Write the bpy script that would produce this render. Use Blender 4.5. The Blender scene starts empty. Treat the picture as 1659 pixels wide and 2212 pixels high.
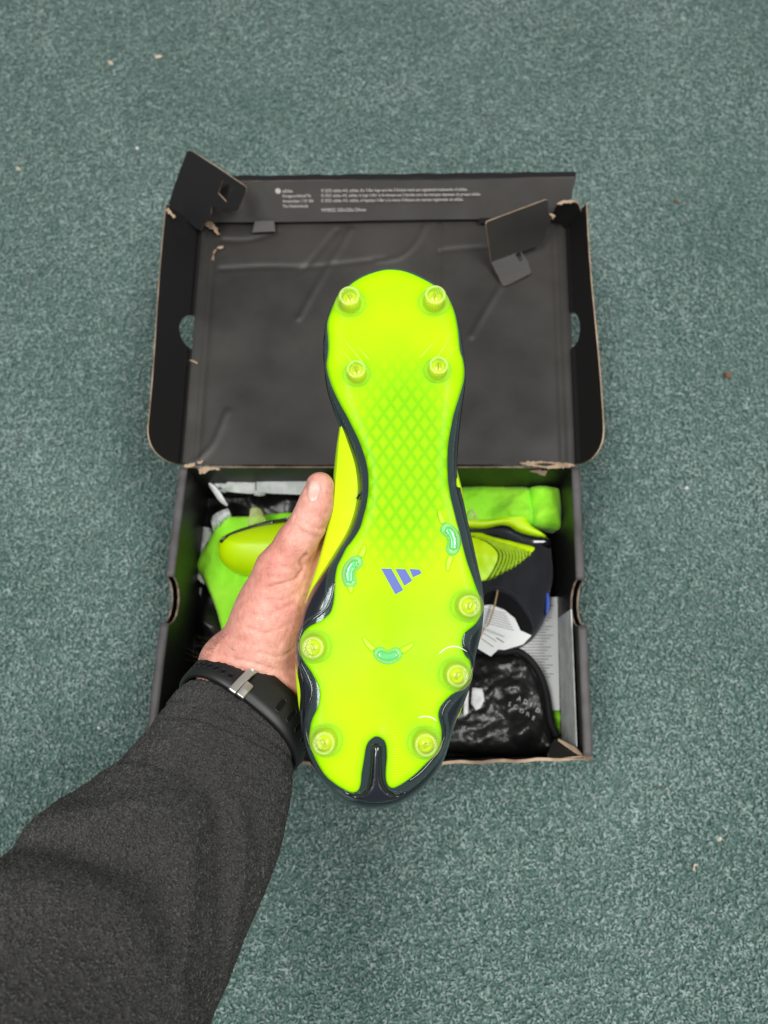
import bpy, math, random
import numpy as np
from mathutils import Vector, Matrix, noise
from mathutils.geometry import delaunay_2d_cdt

random.seed(4); rng = np.random.default_rng(4)
sc = bpy.context.scene
col = sc.collection
rad = math.radians

# ------------------------------------------------------------------ camera
F = 1540.0; H = 0.677; TILT = rad(18.7)          # focal length in reference pixels (frame 1659 x 2212), height, tilt from straight down
CW, CH = 1659.0, 2212.0
cam = bpy.data.cameras.new('camera'); camo = bpy.data.objects.new('camera', cam); col.objects.link(camo)
camo.location = (0, 0, H); camo.rotation_euler = (TILT, 0, 0)
cam.sensor_fit = 'VERTICAL'; cam.sensor_height = 36.0; cam.lens = 36.0 * F / CH
cam.clip_start = 0.01; cam.clip_end = 50
cam.dof.use_dof = True; cam.dof.focus_distance = 0.372; cam.dof.aperture_fstop = 9.0
sc.camera = camo

# ------------------------------------------------------------------ light
world = bpy.data.worlds.new('World'); sc.world = world; world.use_nodes = True
world.node_tree.nodes['Background'].inputs[0].default_value = (0.93, 0.97, 1.0, 1)
world.node_tree.nodes['Background'].inputs[1].default_value = 0.25
def area(name, loc, sx, sy, power, colr, tgt):
    l = bpy.data.lights.new(name, 'AREA'); l.shape = 'RECTANGLE'; l.size = sx; l.size_y = sy; l.energy = power; l.color = colr
    o = bpy.data.objects.new(name, l); col.objects.link(o); o.location = loc
    o.rotation_euler = (Vector(tgt) - Vector(loc)).to_track_quat('-Z', 'Y').to_euler()
    return o
area('ceiling_light', (-0.75, -0.35, 2.4), 0.6, 1.5, 48, (1.0, 0.985, 0.96), (-0.75, -0.35, 0))
area('ceiling_light', (0.95, -0.15, 2.4), 0.6, 1.5, 48, (1.0, 0.985, 0.96), (0.95, -0.15, 0))
sc.view_settings.view_transform = 'Standard'; sc.view_settings.look = 'None'
sc.view_settings.exposure = 0.0; sc.view_settings.gamma = 1.0
sc.render.engine = 'CYCLES'
sc.cycles.use_denoising = True
sc.cycles.max_bounces = 10; sc.cycles.transparent_max_bounces = 16
sc.cycles.caustics_reflective = False; sc.cycles.caustics_refractive = False

# ------------------------------------------------------------------ geometry helpers
CAM = np.array([0, 0, H]); RGT = np.array([1.0, 0, 0])
FWD = np.array([0, math.sin(TILT), -math.cos(TILT)]); UPV = np.array([0, math.cos(TILT), math.sin(TILT)])
def ray(px, py): return RGT * ((px - CW / 2) / F) - UPV * ((py - CH / 2) / F) + FWD
def atd(px, py, d): return CAM + ray(px, py) * d
def at(px, py, z):
    r = ray(px, py); return CAM + r * ((z - H) / r[2])
def proj(P):
    q = np.asarray(P) - CAM; d = q @ FWD
    return np.stack([CW / 2 + F * q[..., 0] / d, CH / 2 - F * (q @ UPV) / d, d], -1)
def nrm(v): v = np.asarray(v, float); return v / np.linalg.norm(v)

def tag(o, label=None, cat=None, group=None, kind=None):
    for k, v in (('label', label), ('category', cat), ('group', group), ('kind', kind)):
        if v: o[k] = v
    return o
def empty(name, loc=(0, 0, 0), mat4=None, **kw):
    o = bpy.data.objects.new(name, None); col.objects.link(o); o.empty_display_size = 0.02
    if mat4 is not None: o.matrix_world = mat4
    else: o.location = loc
    return tag(o, **kw)
def mesh(name, V, Fc, mats, parent=None, smooth=True, idx=None, world=False):
    """one mesh object; when parent has a transform and world is set, V is given in world coordinates"""
    V = np.asarray(V, float)
    if world and parent is not None:
        top = parent
        while top.parent is not None: top = top.parent
        M = np.array(top.matrix_basis.inverted())
        V = V @ M[:3, :3].T + M[:3, 3]
    me = bpy.data.meshes.new(name)
    me.from_pydata([tuple(v) for v in V], [], [tuple(int(i) for i in f) for f in Fc])
    for m in (mats if isinstance(mats, (list, tuple)) else [mats]): me.materials.append(m)
    me.polygons.foreach_set('use_smooth', [smooth] * len(me.polygons))
    if idx is not None: me.polygons.foreach_set('material_index', [int(i) for i in idx])
    me.update()
    o = bpy.data.objects.new(name, me); col.objects.link(o)
    if parent is not None: o.parent = parent
    return o

def smoothloop(pts, step, closed=True):
    """Catmull-Rom through pts, resampled to even steps"""
    P = np.asarray(pts, float); n = len(P); out = []
    rngn = range(n) if closed else range(n - 1)
    for i in rngn:
        g = (lambda k: P[k % n]) if closed else (lambda k: P[min(max(k, 0), n - 1)])
        p0, p1, p2, p3 = g(i - 1), g(i), g(i + 1), g(i + 2)
        for t in np.linspace(0, 1, 12, endpoint=False):
            out.append(0.5 * ((2 * p1) + (-p0 + p2) * t + (2 * p0 - 5 * p1 + 4 * p2 - p3) * t * t + (-p0 + 3 * p1 - 3 * p2 + p3) * t ** 3))
    if not closed: out.append(P[-1])
    return resample(np.array(out), step, closed)
def resample(P, step, closed=True):
    P = np.asarray(P, float)
    Q = np.vstack([P, P[:1]]) if closed else P
    L = np.r_[0, np.cumsum(np.linalg.norm(np.diff(Q, axis=0), axis=1))]
    n = max(int(round(L[-1] / step)), 4)
    s = np.linspace(0, L[-1], n + (0 if closed else 1), endpoint=not closed)
    return np.stack([np.interp(s, L, Q[:, k]) for k in range(P.shape[1])], 1)
def inside(poly, P):
    x, y = P[:, 0], P[:, 1]; r = np.zeros(len(P), bool)
    a = poly; b = np.roll(poly, -1, 0)
    for (x1, y1), (x2, y2) in zip(a, b):
        if y1 == y2: continue
        c = ((y1 > y) != (y2 > y)) & (x < (x2 - x1) * (y - y1) / (y2 - y1) + x1)
        r ^= c
    return r
def pdist(poly, P, closed=True):
    d = np.full(len(P), 1e9)
    a = poly if closed else poly[:-1]; b = np.roll(poly, -1, 0) if closed else poly[1:]
    for p, q in zip(a, b):
        e = q - p; L = e @ e
        t = np.clip(((P - p) @ e) / (L if L > 0 else 1), 0, 1)
        d = np.minimum(d, np.linalg.norm(P - p - t[:, None] * e, axis=1))
    return d
def fill2d(outline, step, holes=(), rings=()):
    """triangulated polygon with an even sprinkling of inner points"""
    lo, hi = outline.min(0), outline.max(0)
    gx = np.arange(lo[0], hi[0], step); gy = np.arange(lo[1], hi[1], step * 0.87)
    G = np.array([(x + (0.5 * step if j & 1 else 0), y) for j, y in enumerate(gy) for x in gx])
    if len(G):
        k = inside(outline, G) & (pdist(outline, G) > 0.55 * step)
        for h in holes: k &= ~inside(h, G) & (pdist(h, G) > 0.5 * step)
        G = G[k]
    for r in rings:
        a = outline; t = np.roll(a, -1, 0) - np.roll(a, 1, 0); nn = np.stack([-t[:, 1], t[:, 0]], 1); nn /= np.linalg.norm(nn, axis=1)[:, None] + 1e-12
        area2 = np.sum(a[:, 0] * np.roll(a[:, 1], -1) - np.roll(a[:, 0], -1) * a[:, 1])
        R = a + nn * r * (1 if area2 > 0 else -1)
        R = R[inside(outline, R) & (pdist(outline, R) > 0.8 * r)]
        if len(G): G = G[pdist(outline, G) > max(rings) * 1.25]
        G = np.vstack([G, R]) if len(G) else R
    pts = [Vector(p) for p in outline]; n = len(outline)
    ed = [(i, (i + 1) % n) for i in range(n)]
    for h in holes:
        b = len(pts); pts += [Vector(p) for p in h]; ed += [(b + i, b + (i + 1) % len(h)) for i in range(len(h))]
    pts += [Vector(p) for p in G]
    vs, es, fs, *_ = delaunay_2d_cdt(pts, ed, [], 1, 1e-7)
    V = np.array([(v.x, v.y) for v in vs]); T = np.array([f for f in fs if len(f) == 3])
    C = V[T].mean(1); keep = inside(outline, C)
    for h in holes: keep &= ~inside(h, C)
    T = T[keep]
    a = V[T]; s = (a[:, 1, 0] - a[:, 0, 0]) * (a[:, 2, 1] - a[:, 0, 1]) - (a[:, 2, 0] - a[:, 0, 0]) * (a[:, 1, 1] - a[:, 0, 1])
    T[s < 0] = T[s < 0][:, ::-1]
    used = np.unique(T); mp = -np.ones(len(V), int); mp[used] = np.arange(len(used))
    V = V[used]; T = mp[T]
    es = {}
    for f in T:
        for i in range(3):
            e = (f[i], f[(i + 1) % 3]); es[(min(e), max(e))] = None if (min(e), max(e)) in es else e
    return V, T, [e for e in es.values() if e]
def solid(name, outline, step, top, bot, mats, parent, holes=(), rings=(), split=False, world=False, lift=None, smooth=True):
    """closed body over a 2-D outline: top(V)->z array, bot(V)->z array; lift maps (x,y,z) to 3-D; split gives the cut edge its own material"""
    V, T, B = fill2d(np.asarray(outline, float), step, holes, rings)
    zt, zb = top(V), bot(V); n = len(V)
    A = np.column_stack([V, zt]); Bm = np.column_stack([V, zb])
    P = np.vstack([A, Bm]); Fc = [tuple(t) for t in T] + [tuple(t[::-1] + n) for t in T]; ix = [0] * (2 * len(T))
    if split:
        off = len(P); bv = sorted({i for e in B for i in e}); m = {v: k for k, v in enumerate(bv)}
        P = np.vstack([P, A[bv], Bm[bv]]); nb = len(bv)
        for a, b in B: Fc.append((off + m[a], off + nb + m[a], off + nb + m[b], off + m[b])); ix.append(1)
    else:
        for a, b in B: Fc.append((a, a + n, b + n, b)); ix.append(0)
    if lift is not None: P = lift(P)
    return mesh(name, P, Fc, mats, parent, smooth, ix, world)
def tube(name, P, r, mat, parent, n=8, closed=False, world=False, flat=1.0):
    P = np.asarray(P, float); m = len(P); R = np.full(m, r) if np.isscalar(r) else np.asarray(r)
    V = []; T = np.gradient(P, axis=0) if not closed else np.roll(P, -1, 0) - np.roll(P, 1, 0)
    ref = np.array([0.13, 0.21, 0.97])
    for p, t, rr in zip(P, T, R):
        t = nrm(t); a = nrm(np.cross(t, ref)); b = np.cross(a, t)
        for k in range(n):
            q = 2 * math.pi * k / n; V.append(p + rr * (math.cos(q) * a + flat * math.sin(q) * b))
    Fc = []
    for i in range(m if closed else m - 1):
        for k in range(n):
            j = (i + 1) % m
            Fc.append((i * n + k, i * n + (k + 1) % n, j * n + (k + 1) % n, j * n + k))
    if not closed:
        Fc.append(tuple(range(n))[::-1]); Fc.append(tuple((m - 1) * n + k for k in range(n)))
    return mesh(name, V, Fc, mat, parent, True, None, world)
def lathe(name, prof, mat, parent, n=28, M=None):
    V = []; Fc = []
    for r, z in prof:
        for k in range(n):
            q = 2 * math.pi * k / n; V.append((r * math.cos(q), r * math.sin(q), z))
    for i in range(len(prof) - 1):
        for k in range(n): Fc.append((i * n + k, i * n + (k + 1) % n, (i + 1) * n + (k + 1) % n, (i + 1) * n + k))
    Fc.append(tuple((len(prof) - 1) * n + k for k in range(n)))
    V = np.array(V)
    if M is not None: V = V @ np.array(M)[:3, :3].T + np.array(M)[:3, 3]
    return mesh(name, V, Fc, mat, parent)
def loft(name, rings, mat, parent, cap0=True, cap1=True, world=False, closed=True):
    n = len(rings[0]); V = np.vstack(rings); Fc = []
    for i in range(len(rings) - 1):
        for k in range(n if closed else n - 1): Fc.append((i * n + k, i * n + (k + 1) % n, (i + 1) * n + (k + 1) % n, (i + 1) * n + k))
    if cap0: Fc.append(tuple(range(n))[::-1])
    if cap1: Fc.append(tuple((len(rings) - 1) * n + k for k in range(n)))
    return mesh(name, V, Fc, mat, parent, True, None, world)
def fbm(P, scale, oct=4, seed=0.0):
    return np.array([noise.fractal(Vector((p[0] * scale + seed, p[1] * scale - seed, (p[2] if len(p) > 2 else 0) * scale + 3.1 * seed)), 0.8, 2.1, oct) for p in P])
def ridged(P, scale, seed=0.0):
    return np.array([1 - abs(noise.noise(Vector((p[0] * scale + seed, p[1] * scale - seed, seed)))) * 2 for p in P])
def crumple(V, scale, seed, n=9):
    '''sharp facets of crumpled sheet: folds in many directions, each fading in and out'''
    r = random.Random(seed); z = np.zeros(len(V))
    for i in range(n):
        a = r.uniform(0, math.pi); k = scale * r.uniform(.5, 1.8); ph = r.uniform(0, 9)
        t = (V[:, 0] * math.cos(a) + V[:, 1] * math.sin(a)) * k + ph + 0.35 * fbm(V, scale * .6, 2, seed + i)
        w = np.clip(0.5 + 1.3 * fbm(V, scale * .45, 2, seed * 2 + i * 3), 0, 1)
        z += w * (np.abs((t % 1.0) - 0.5) * 4 - 1) / (k / scale)
    return z / math.sqrt(n)

# ------------------------------------------------------------------ materials
def nodes_of(m): return m.node_tree.nodes, m.node_tree.links
def mat(name, base, rough=0.5, spec=0.5, coat=0.0, coatr=0.05, sheen=0.0, metal=0.0, sss=0.0, bump=None, vary=None, rvary=0.0):
    """principled material; bump=[(kind, scale, strength, distance)...], vary=(colour2, scale, detail, low, high)"""
    m = bpy.data.materials.new(name); m.use_nodes = True; N, L = nodes_of(m); p = N['Principled BSDF']
    p.inputs['Base Color'].default_value = (*base, 1); p.inputs['Roughness'].default_value = rough
    p.inputs['Specular IOR Level'].default_value = spec; p.inputs['Metallic'].default_value = metal
    p.inputs['Coat Weight'].default_value = coat; p.inputs['Coat Roughness'].default_value = coatr
    p.inputs['Sheen Weight'].default_value = sheen
    if sss: p.inputs['Subsurface Weight'].default_value = sss; p.inputs['Subsurface Radius'].default_value = (0.006, 0.0025, 0.0012); p.inputs['Subsurface Scale'].default_value = 1.0
    tc = N.new('ShaderNodeTexCoord')
    if vary:
        c2, s, d, lo, hi = vary
        nz = N.new('ShaderNodeTexNoise'); nz.inputs['Scale'].default_value = s; nz.inputs['Detail'].default_value = d
        L.new(tc.outputs['Object'], nz.inputs['Vector'])
        mr = N.new('ShaderNodeMapRange'); mr.inputs[1].default_value = lo; mr.inputs[2].default_value = hi; L.new(nz.outputs[0], mr.inputs[0])
        mx = N.new('ShaderNodeMix'); mx.data_type = 'RGBA'; mx.inputs[6].default_value = (*base, 1); mx.inputs[7].default_value = (*c2, 1)
        L.new(mr.outputs[0], mx.inputs[0]); L.new(mx.outputs[2], p.inputs['Base Color'])
        if rvary:
            ad = N.new('ShaderNodeMath'); ad.operation = 'MULTIPLY_ADD'; L.new(mr.outputs[0], ad.inputs[0]); ad.inputs[1].default_value = rvary; ad.inputs[2].default_value = rough
            L.new(ad.outputs[0], p.inputs['Roughness'])
    prev = None
    for kind, s, st, dist in (bump or ()):
        if kind == 'noise':
            t = N.new('ShaderNodeTexNoise'); t.inputs['Scale'].default_value = s; t.inputs['Detail'].default_value = 4
        elif kind == 'voronoi':
            t = N.new('ShaderNodeTexVoronoi'); t.inputs['Scale'].default_value = s
        else:
            t = N.new('ShaderNodeTexWave'); t.inputs['Scale'].default_value = s; t.bands_direction = kind; t.inputs['Distortion'].default_value = 0.6
        L.new(tc.outputs['Object'], t.inputs['Vector'])
        b = N.new('ShaderNodeBump'); b.inputs['Strength'].default_value = st; b.inputs['Distance'].default_value = dist
        L.new(t.outputs[0], b.inputs['Height'])
        if prev: L.new(prev.outputs[0], b.inputs['Normal'])
        prev = b
    if prev: L.new(prev.outputs[0], p.inputs['Normal'])
    return m
def clear_mat(name, tint, haze_col, haze_w, rough=0.08, ior=1.45, edge=0.55):
    """clear plastic: light passes straight through a tinted body, with a little milky haze and a glossy skin"""
    m = bpy.data.materials.new(name); m.use_nodes = True; N, L = nodes_of(m); N.remove(N['Principled BSDF'])
    tr = N.new('ShaderNodeBsdfTransparent'); tr.inputs[0].default_value = (*tint, 1)
    df = N.new('ShaderNodeBsdfDiffuse'); df.inputs[0].default_value = (*haze_col, 1)
    gl = N.new('ShaderNodeBsdfGlossy'); gl.inputs['Roughness'].default_value = rough
    lw = N.new('ShaderNodeLayerWeight'); lw.inputs[0].default_value = 0.45
    mth = N.new('ShaderNodeMath'); mth.operation = 'MULTIPLY_ADD'; mth.inputs[1].default_value = edge; mth.inputs[2].default_value = haze_w; mth.use_clamp = True
    L.new(lw.outputs['Facing'], mth.inputs[0])
    pw = N.new('ShaderNodeMath'); pw.operation = 'POWER'; pw.inputs[1].default_value = 2.2; L.new(mth.outputs[0], pw.inputs[0])
    m1 = N.new('ShaderNodeMixShader'); L.new(pw.outputs[0], m1.inputs[0]); L.new(tr.outputs[0], m1.inputs[1]); L.new(df.outputs[0], m1.inputs[2])
    fr0 = N.new('ShaderNodeFresnel'); fr0.inputs[0].default_value = ior; fr = N.new('ShaderNodeMath'); fr.operation = 'MULTIPLY'; fr.inputs[1].default_value = 0.4; L.new(fr0.outputs[0], fr.inputs[0])
    m2 = N.new('ShaderNodeMixShader'); L.new(fr.outputs[0], m2.inputs[0]); L.new(m1.outputs[0], m2.inputs[1]); L.new(gl.outputs[0], m2.inputs[2])
    L.new(m2.outputs[0], N['Material Output'].inputs[0])
    return m

def carpet_material():
    m = bpy.data.materials.new('carpet'); m.use_nodes = True; N, L = nodes_of(m); p = N['Principled BSDF']
    p.inputs['Roughness'].default_value = 0.95; p.inputs['Specular IOR Level'].default_value = 0.1; p.inputs['Sheen Weight'].default_value = 0.15
    tc = N.new('ShaderNodeTexCoord')
    def nz(s, d, r=0.6):
        t = N.new('ShaderNodeTexNoise'); t.inputs['Scale'].default_value = s; t.inputs['Detail'].default_value = d; t.inputs['Roughness'].default_value = r
        L.new(tc.outputs['Object'], t.inputs['Vector']); return t
    a, b, c, t = nz(300, 3, 0.75), nz(800, 2, 0.7), nz(7, 3), nz(130, 2)
    def madd(x, k, y):
        q = N.new('ShaderNodeMath'); q.operation = 'MULTIPLY_ADD'; L.new(x.outputs[0], q.inputs[0]); q.inputs[1].default_value = k
        if y is not None: L.new(y.outputs[0], q.inputs[2])
        else: q.inputs[2].default_value = 0
        return q
    ad = madd(b, 0.55, madd(a, 1.0, None)); a2 = madd(t, 0.45, madd(c, 0.22, ad))
    cr = N.new('ShaderNodeValToRGB'); L.new(a2.outputs[0], cr.inputs[0])
    for q in (0,):
        mrn = N.new('ShaderNodeMapRange'); mrn.inputs[1].default_value = 0.70; mrn.inputs[2].default_value = 1.52; L.new(a2.outputs[0], mrn.inputs[0]); L.new(mrn.outputs[0], cr.inputs[0])
    e = cr.color_ramp.elements
    e[0].position = 0.22; e[0].color = (0.012, 0.042, 0.036, 1)
    e[1].position = 0.86; e[1].color = (0.40, 0.50, 0.48, 1)
    k = e.new(0.42); k.color = (0.050, 0.112, 0.098, 1)
    k = e.new(0.56); k.color = (0.105, 0.190, 0.172, 1)
    k = e.new(0.70); k.color = (0.205, 0.300, 0.282, 1)
    # greyer and bluer threads woven in
    g = nz(430, 1); mr = N.new('ShaderNodeMapRange'); mr.inputs[1].default_value = 0.5; mr.inputs[2].default_value = 0.68; L.new(g.outputs[0], mr.inputs[0])
    mm = N.new('ShaderNodeMath'); mm.operation = 'MULTIPLY'; mm.inputs[1].default_value = 0.55; L.new(mr.outputs[0], mm.inputs[0])
    mx = N.new('ShaderNodeMix'); mx.data_type = 'RGBA'; mx.inputs[7].default_value = (0.125, 0.140, 0.138, 1); L.new(mm.outputs[0], mx.inputs[0]); L.new(cr.outputs[0], mx.inputs[6])
    L.new(mx.outputs[2], p.inputs['Base Color'])
    bp = N.new('ShaderNodeBump'); bp.inputs['Strength'].default_value = 0.9; bp.inputs['Distance'].default_value = 0.003; L.new(ad.outputs[0], bp.inputs['Height']); L.new(bp.outputs[0], p.inputs['Normal'])
    return m

def plate_material(lat0, lat_c):
    """lime outsole: yellow-green with the greener rib lattice moulded into the waist and fine flow lines"""
    m = bpy.data.materials.new('lime_outsole'); m.use_nodes = True; N, L = nodes_of(m); p = N['Principled BSDF']
    p.inputs['Roughness'].default_value = 0.40; p.inputs['Specular IOR Level'].default_value = 0.10
    p.inputs['Coat Weight'].default_value = 0.04; p.inputs['Coat Roughness'].default_value = 0.10
    tc = N.new('ShaderNodeTexCoord'); sp = N.new('ShaderNodeSeparateXYZ'); L.new(tc.outputs['Object'], sp.inputs[0])
    def M(op, a, b=None, c=None, clamp=False):
        n = N.new('ShaderNodeMath'); n.operation = op; n.use_clamp = clamp
        for i, v in enumerate((a, b, c)):
            if v is None: continue
            if isinstance(v, (int, float)): n.inputs[i].default_value = v
            else: L.new(v, n.inputs[i])
        return n.outputs[0]
    u = M('DIVIDE', M('SUBTRACT', sp.outputs[0], lat_c[0]), 0.0074); v = M('DIVIDE', M('SUBTRACT', sp.outputs[1], lat_c[1]), 0.0108)
    def rib(x):
        t = M('ABSOLUTE', M('SUBTRACT', M('FRACT', M('ADD', x, 50.0)), 0.5))          # 0.5 on the rib line, 0 between
        n = N.new('ShaderNodeMapRange'); n.interpolation_type = 'SMOOTHSTEP'; n.inputs[1].default_value = 0.15; n.inputs[2].default_value = 0.44; L.new(t, n.inputs[0]); return n.outputs[0]
    r = M('MAXIMUM', rib(M('ADD', u, v)), rib(M('SUBTRACT', u, v)))
    du = M('DIVIDE', M('SUBTRACT', sp.outputs[0], lat_c[0]), 0.031); dv = M('DIVIDE', M('SUBTRACT', sp.outputs[1], lat_c[1]), 0.060)
    rr = M('SQRT', M('ADD', M('MULTIPLY', du, du), M('MULTIPLY', dv, dv)))
    f = N.new('ShaderNodeMapRange'); f.interpolation_type = 'SMOOTHSTEP'; f.inputs[1].default_value = 1.18; f.inputs[2].default_value = 0.55; L.new(rr, f.inputs[0])
    msk = M('MULTIPLY', r, f.outputs[0])
    nz = N.new('ShaderNodeTexNoise'); nz.inputs['Scale'].default_value = 15; nz.inputs['Detail'].default_value = 3; L.new(tc.outputs['Object'], nz.inputs['Vector'])
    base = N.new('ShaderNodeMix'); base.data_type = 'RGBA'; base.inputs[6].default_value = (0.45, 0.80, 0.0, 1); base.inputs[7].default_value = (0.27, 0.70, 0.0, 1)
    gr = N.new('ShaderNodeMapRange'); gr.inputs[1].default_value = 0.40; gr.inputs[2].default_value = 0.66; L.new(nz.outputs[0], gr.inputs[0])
    halo = N.new('ShaderNodeAttribute'); halo.attribute_name = 'rim_stud_shade'  # painted stud shade and the greener rim
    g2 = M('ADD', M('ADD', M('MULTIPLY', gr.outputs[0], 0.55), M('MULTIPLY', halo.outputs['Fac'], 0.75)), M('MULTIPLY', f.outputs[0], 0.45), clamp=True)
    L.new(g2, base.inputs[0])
    mx = N.new('ShaderNodeMix'); mx.data_type = 'RGBA'; mx.inputs[7].default_value = (0.19, 0.50, 0.0, 1); L.new(base.outputs[2], mx.inputs[6]); L.new(M('MULTIPLY', msk, 0.82), mx.inputs[0])
    L.new(mx.outputs[2], p.inputs['Base Color'])
    wv = N.new('ShaderNodeTexWave'); wv.wave_type = 'RINGS'; wv.rings_direction = 'SPHERICAL'; wv.inputs['Scale'].default_value = 260; wv.inputs['Distortion'].default_value = 1.2; wv.inputs['Detail'].default_value = 1
    mp = N.new('ShaderNodeMapping'); mp.inputs['Location'].default_value = (-lat0[0], -lat0[1], 0); L.new(tc.outputs['Object'], mp.inputs[0]); L.new(mp.outputs[0], wv.inputs['Vector'])
    b1 = N.new('ShaderNodeBump'); b1.inputs['Strength'].default_value = 0.30; b1.inputs['Distance'].default_value = 0.0003; L.new(wv.outputs[0], b1.inputs['Height'])
    b2 = N.new('ShaderNodeBump'); b2.inputs['Strength'].default_value = 0.02; b2.inputs['Distance'].default_value = 0.0003; L.new(msk, b2.inputs['Height']); L.new(b1.outputs[0], b2.inputs['Normal'])
    L.new(b2.outputs[0], p.inputs['Normal'])
    return m

M_card = mat('black_card', (0.022, 0.0198, 0.0176), 0.42, 0.5, bump=[('X', 320, 0.10, 0.0006), ('noise', 40, 0.12, 0.002)], vary=((0.046, 0.0425, 0.0385), 11, 9, 0.34, 0.68), rvary=0.08)
M_endcard = mat('printed_card_lit', (0.082, 0.077, 0.073), 0.45, 0.5, vary=((0.095, 0.090, 0.086), 30, 3, 0.4, 0.65))  # lighter copy of the lid card; the end wall's sheen put into colour
M_cardw = mat('black_card_wall_shaded', (0.0115, 0.0108, 0.0110), 0.45, 0.32, bump=[('noise', 60, 0.10, 0.0015)])  # darker copy of the black card; shade on the walls put into colour
M_cardrim = mat('folded_card_rim', (0.085, 0.078, 0.082), 0.55, 0.4, bump=[('noise', 200, 0.2, 0.0006)], vary=((0.055, 0.05, 0.052), 60, 3, 0.4, 0.65))
M_kraft = mat('raw_kraft_edge', (0.24, 0.17, 0.12), 0.9, 0.15, bump=[('noise', 500, 0.5, 0.0008)], vary=((0.46, 0.34, 0.235), 55, 5, 0.38, 0.62))
M_kraftedge = mat('cut_card_edge', (0.26, 0.195, 0.145), 0.9, 0.15, vary=((0.12, 0.09, 0.075), 90, 3, 0.4, 0.65))
M_grey = mat('grey_print', (0.42, 0.42, 0.41), 0.6, 0.3)
M_print = mat('white_print', (0.62, 0.60, 0.58), 0.6, 0.3)
M_grooveshade = mat('painted_groove_shade', (0.055, 0.11, 0.004), 0.6, 0.3)  # shade between the vamp ridges as a dark colour
M_lime = mat('lime_upper', (0.54, 0.90, 0.0), 0.42, 0.4, bump=[('noise', 900, 0.12, 0.0003)], vary=((0.62, 0.92, 0.0), 30, 2, 0.4, 0.65))
M_ridge = mat('lime_rubber_ridge', (0.36, 0.58, 0.01), 0.5, 0.35)
M_frame = mat('black_gloss_plastic', (0.0045, 0.006, 0.011), 0.20, 0.5, coat=0.9, coatr=0.04, bump=[('noise', 700, 0.03, 0.0003)])
M_skirt = clear_mat('clear_skirt', (0.9, 0.96, 0.95), (0.070, 0.11, 0.105), 0.42, 0.10)
M_clear = clear_mat('clear_stud_plastic', (0.985, 1.0, 0.82), (0.80, 1.0, 0.16), 0.32, 0.06, 1.40, 0.34)
M_core = mat('yellow_stud_core', (0.56, 0.74, 0.0), 0.25, 0.5, coat=0.5)
M_tip = clear_mat('milky_stud_tip', (0.97, 1.0, 0.75), (0.90, 1.0, 0.42), 0.50, 0.10, 1.4)
M_pill = mat('stud_slot', (0.36, 0.50, 0.02), 0.2, 0.5, coat=0.6)
M_bean = mat('teal_green_gel', (0.10, 0.55, 0.13), 0.18, 0.5, coat=0.8, coatr=0.04, vary=((0.13, 0.58, 0.20), 120, 2, 0.4, 0.6))
M_bean2 = mat('teal_gel_rim', (0.25, 0.68, 0.22), 0.2, 0.5, coat=0.6)
M_horn = mat('lime_clear_ridge', (0.45, 0.84, 0.01), 0.34, 0.4)
M_logo = mat('blue_print', (0.085, 0.12, 0.42), 0.35, 0.5)
M_knit = mat('navy_black_knit', (0.0055, 0.0062, 0.010), 0.75, 0.3, sheen=0.15, bump=[('noise', 1500, 0.3, 0.0004)], vary=((0.008, 0.009, 0.014), 60, 3, 0.4, 0.65))
M_dark = mat('opening_shade', (0.004, 0.004, 0.005), 0.9, 0.2)
M_blue = mat('blue_tab', (0.05, 0.10, 0.42), 0.6, 0.3)
M_poly = mat('black_plastic_film', (0.010, 0.010, 0.010), 0.33, 0.5, bump=[('noise', 110, 0.35, 0.003), ('noise', 320, 0.15, 0.001)])
M_hem = mat('black_hem_cord', (0.005, 0.005, 0.006), 0.7, 0.3, bump=[('noise', 900, 0.3, 0.0005)])
M_bag = mat('lime_green_fabric', (0.30, 0.86, 0.02), 0.7, 0.25, sheen=0.2, bump=[('noise', 60, 0.35, 0.004), ('noise', 1200, 0.2, 0.0004)], vary=((0.38, 0.90, 0.04), 30, 3, 0.35, 0.65))
M_paper = mat('white_paper', (0.78, 0.79, 0.79), 0.8, 0.2, bump=[('noise', 40, 0.2, 0.003)])
M_tyvek = mat('grey_white_fibre_tape', (0.52, 0.55, 0.54), 0.7, 0.3, bump=[('noise', 120, 0.4, 0.002)], vary=((0.66, 0.69, 0.69), 90, 4, 0.4, 0.6))
M_ink = mat('grey_ink', (0.24, 0.245, 0.25), 0.8, 0.2)
M_string = mat('tan_string', (0.42, 0.29, 0.16), 0.9, 0.1)
M_skin = None
M_nail = mat('nail', (0.66, 0.40, 0.34), 0.28, 0.5, coat=0.15, vary=((0.72, 0.50, 0.44), 200, 2, 0.4, 0.6))
M_hair = mat('body_hair', (0.05, 0.032, 0.018), 0.5, 0.4)
M_strap = mat('black_silicone', (0.0075, 0.0075, 0.008), 0.45, 0.5, bump=[('noise', 900, 0.05, 0.0003)])
M_hole = mat('strap_hole', (0.002, 0.002, 0.002), 0.8, 0.2)
M_steel = mat('brushed_steel', (0.62, 0.60, 0.55), 0.34, 0.5, metal=0.85)
M_crumb = mat('pale_chip', (0.72, 0.52, 0.34), 0.9, 0.1, vary=((0.80, 0.68, 0.55), 400, 2, 0.4, 0.6))
M_crumb2 = mat('brown_chip', (0.24, 0.10, 0.05), 0.9, 0.1)
M_crumb3 = mat('white_fluff', (0.72, 0.74, 0.74), 0.9, 0.1)

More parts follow.
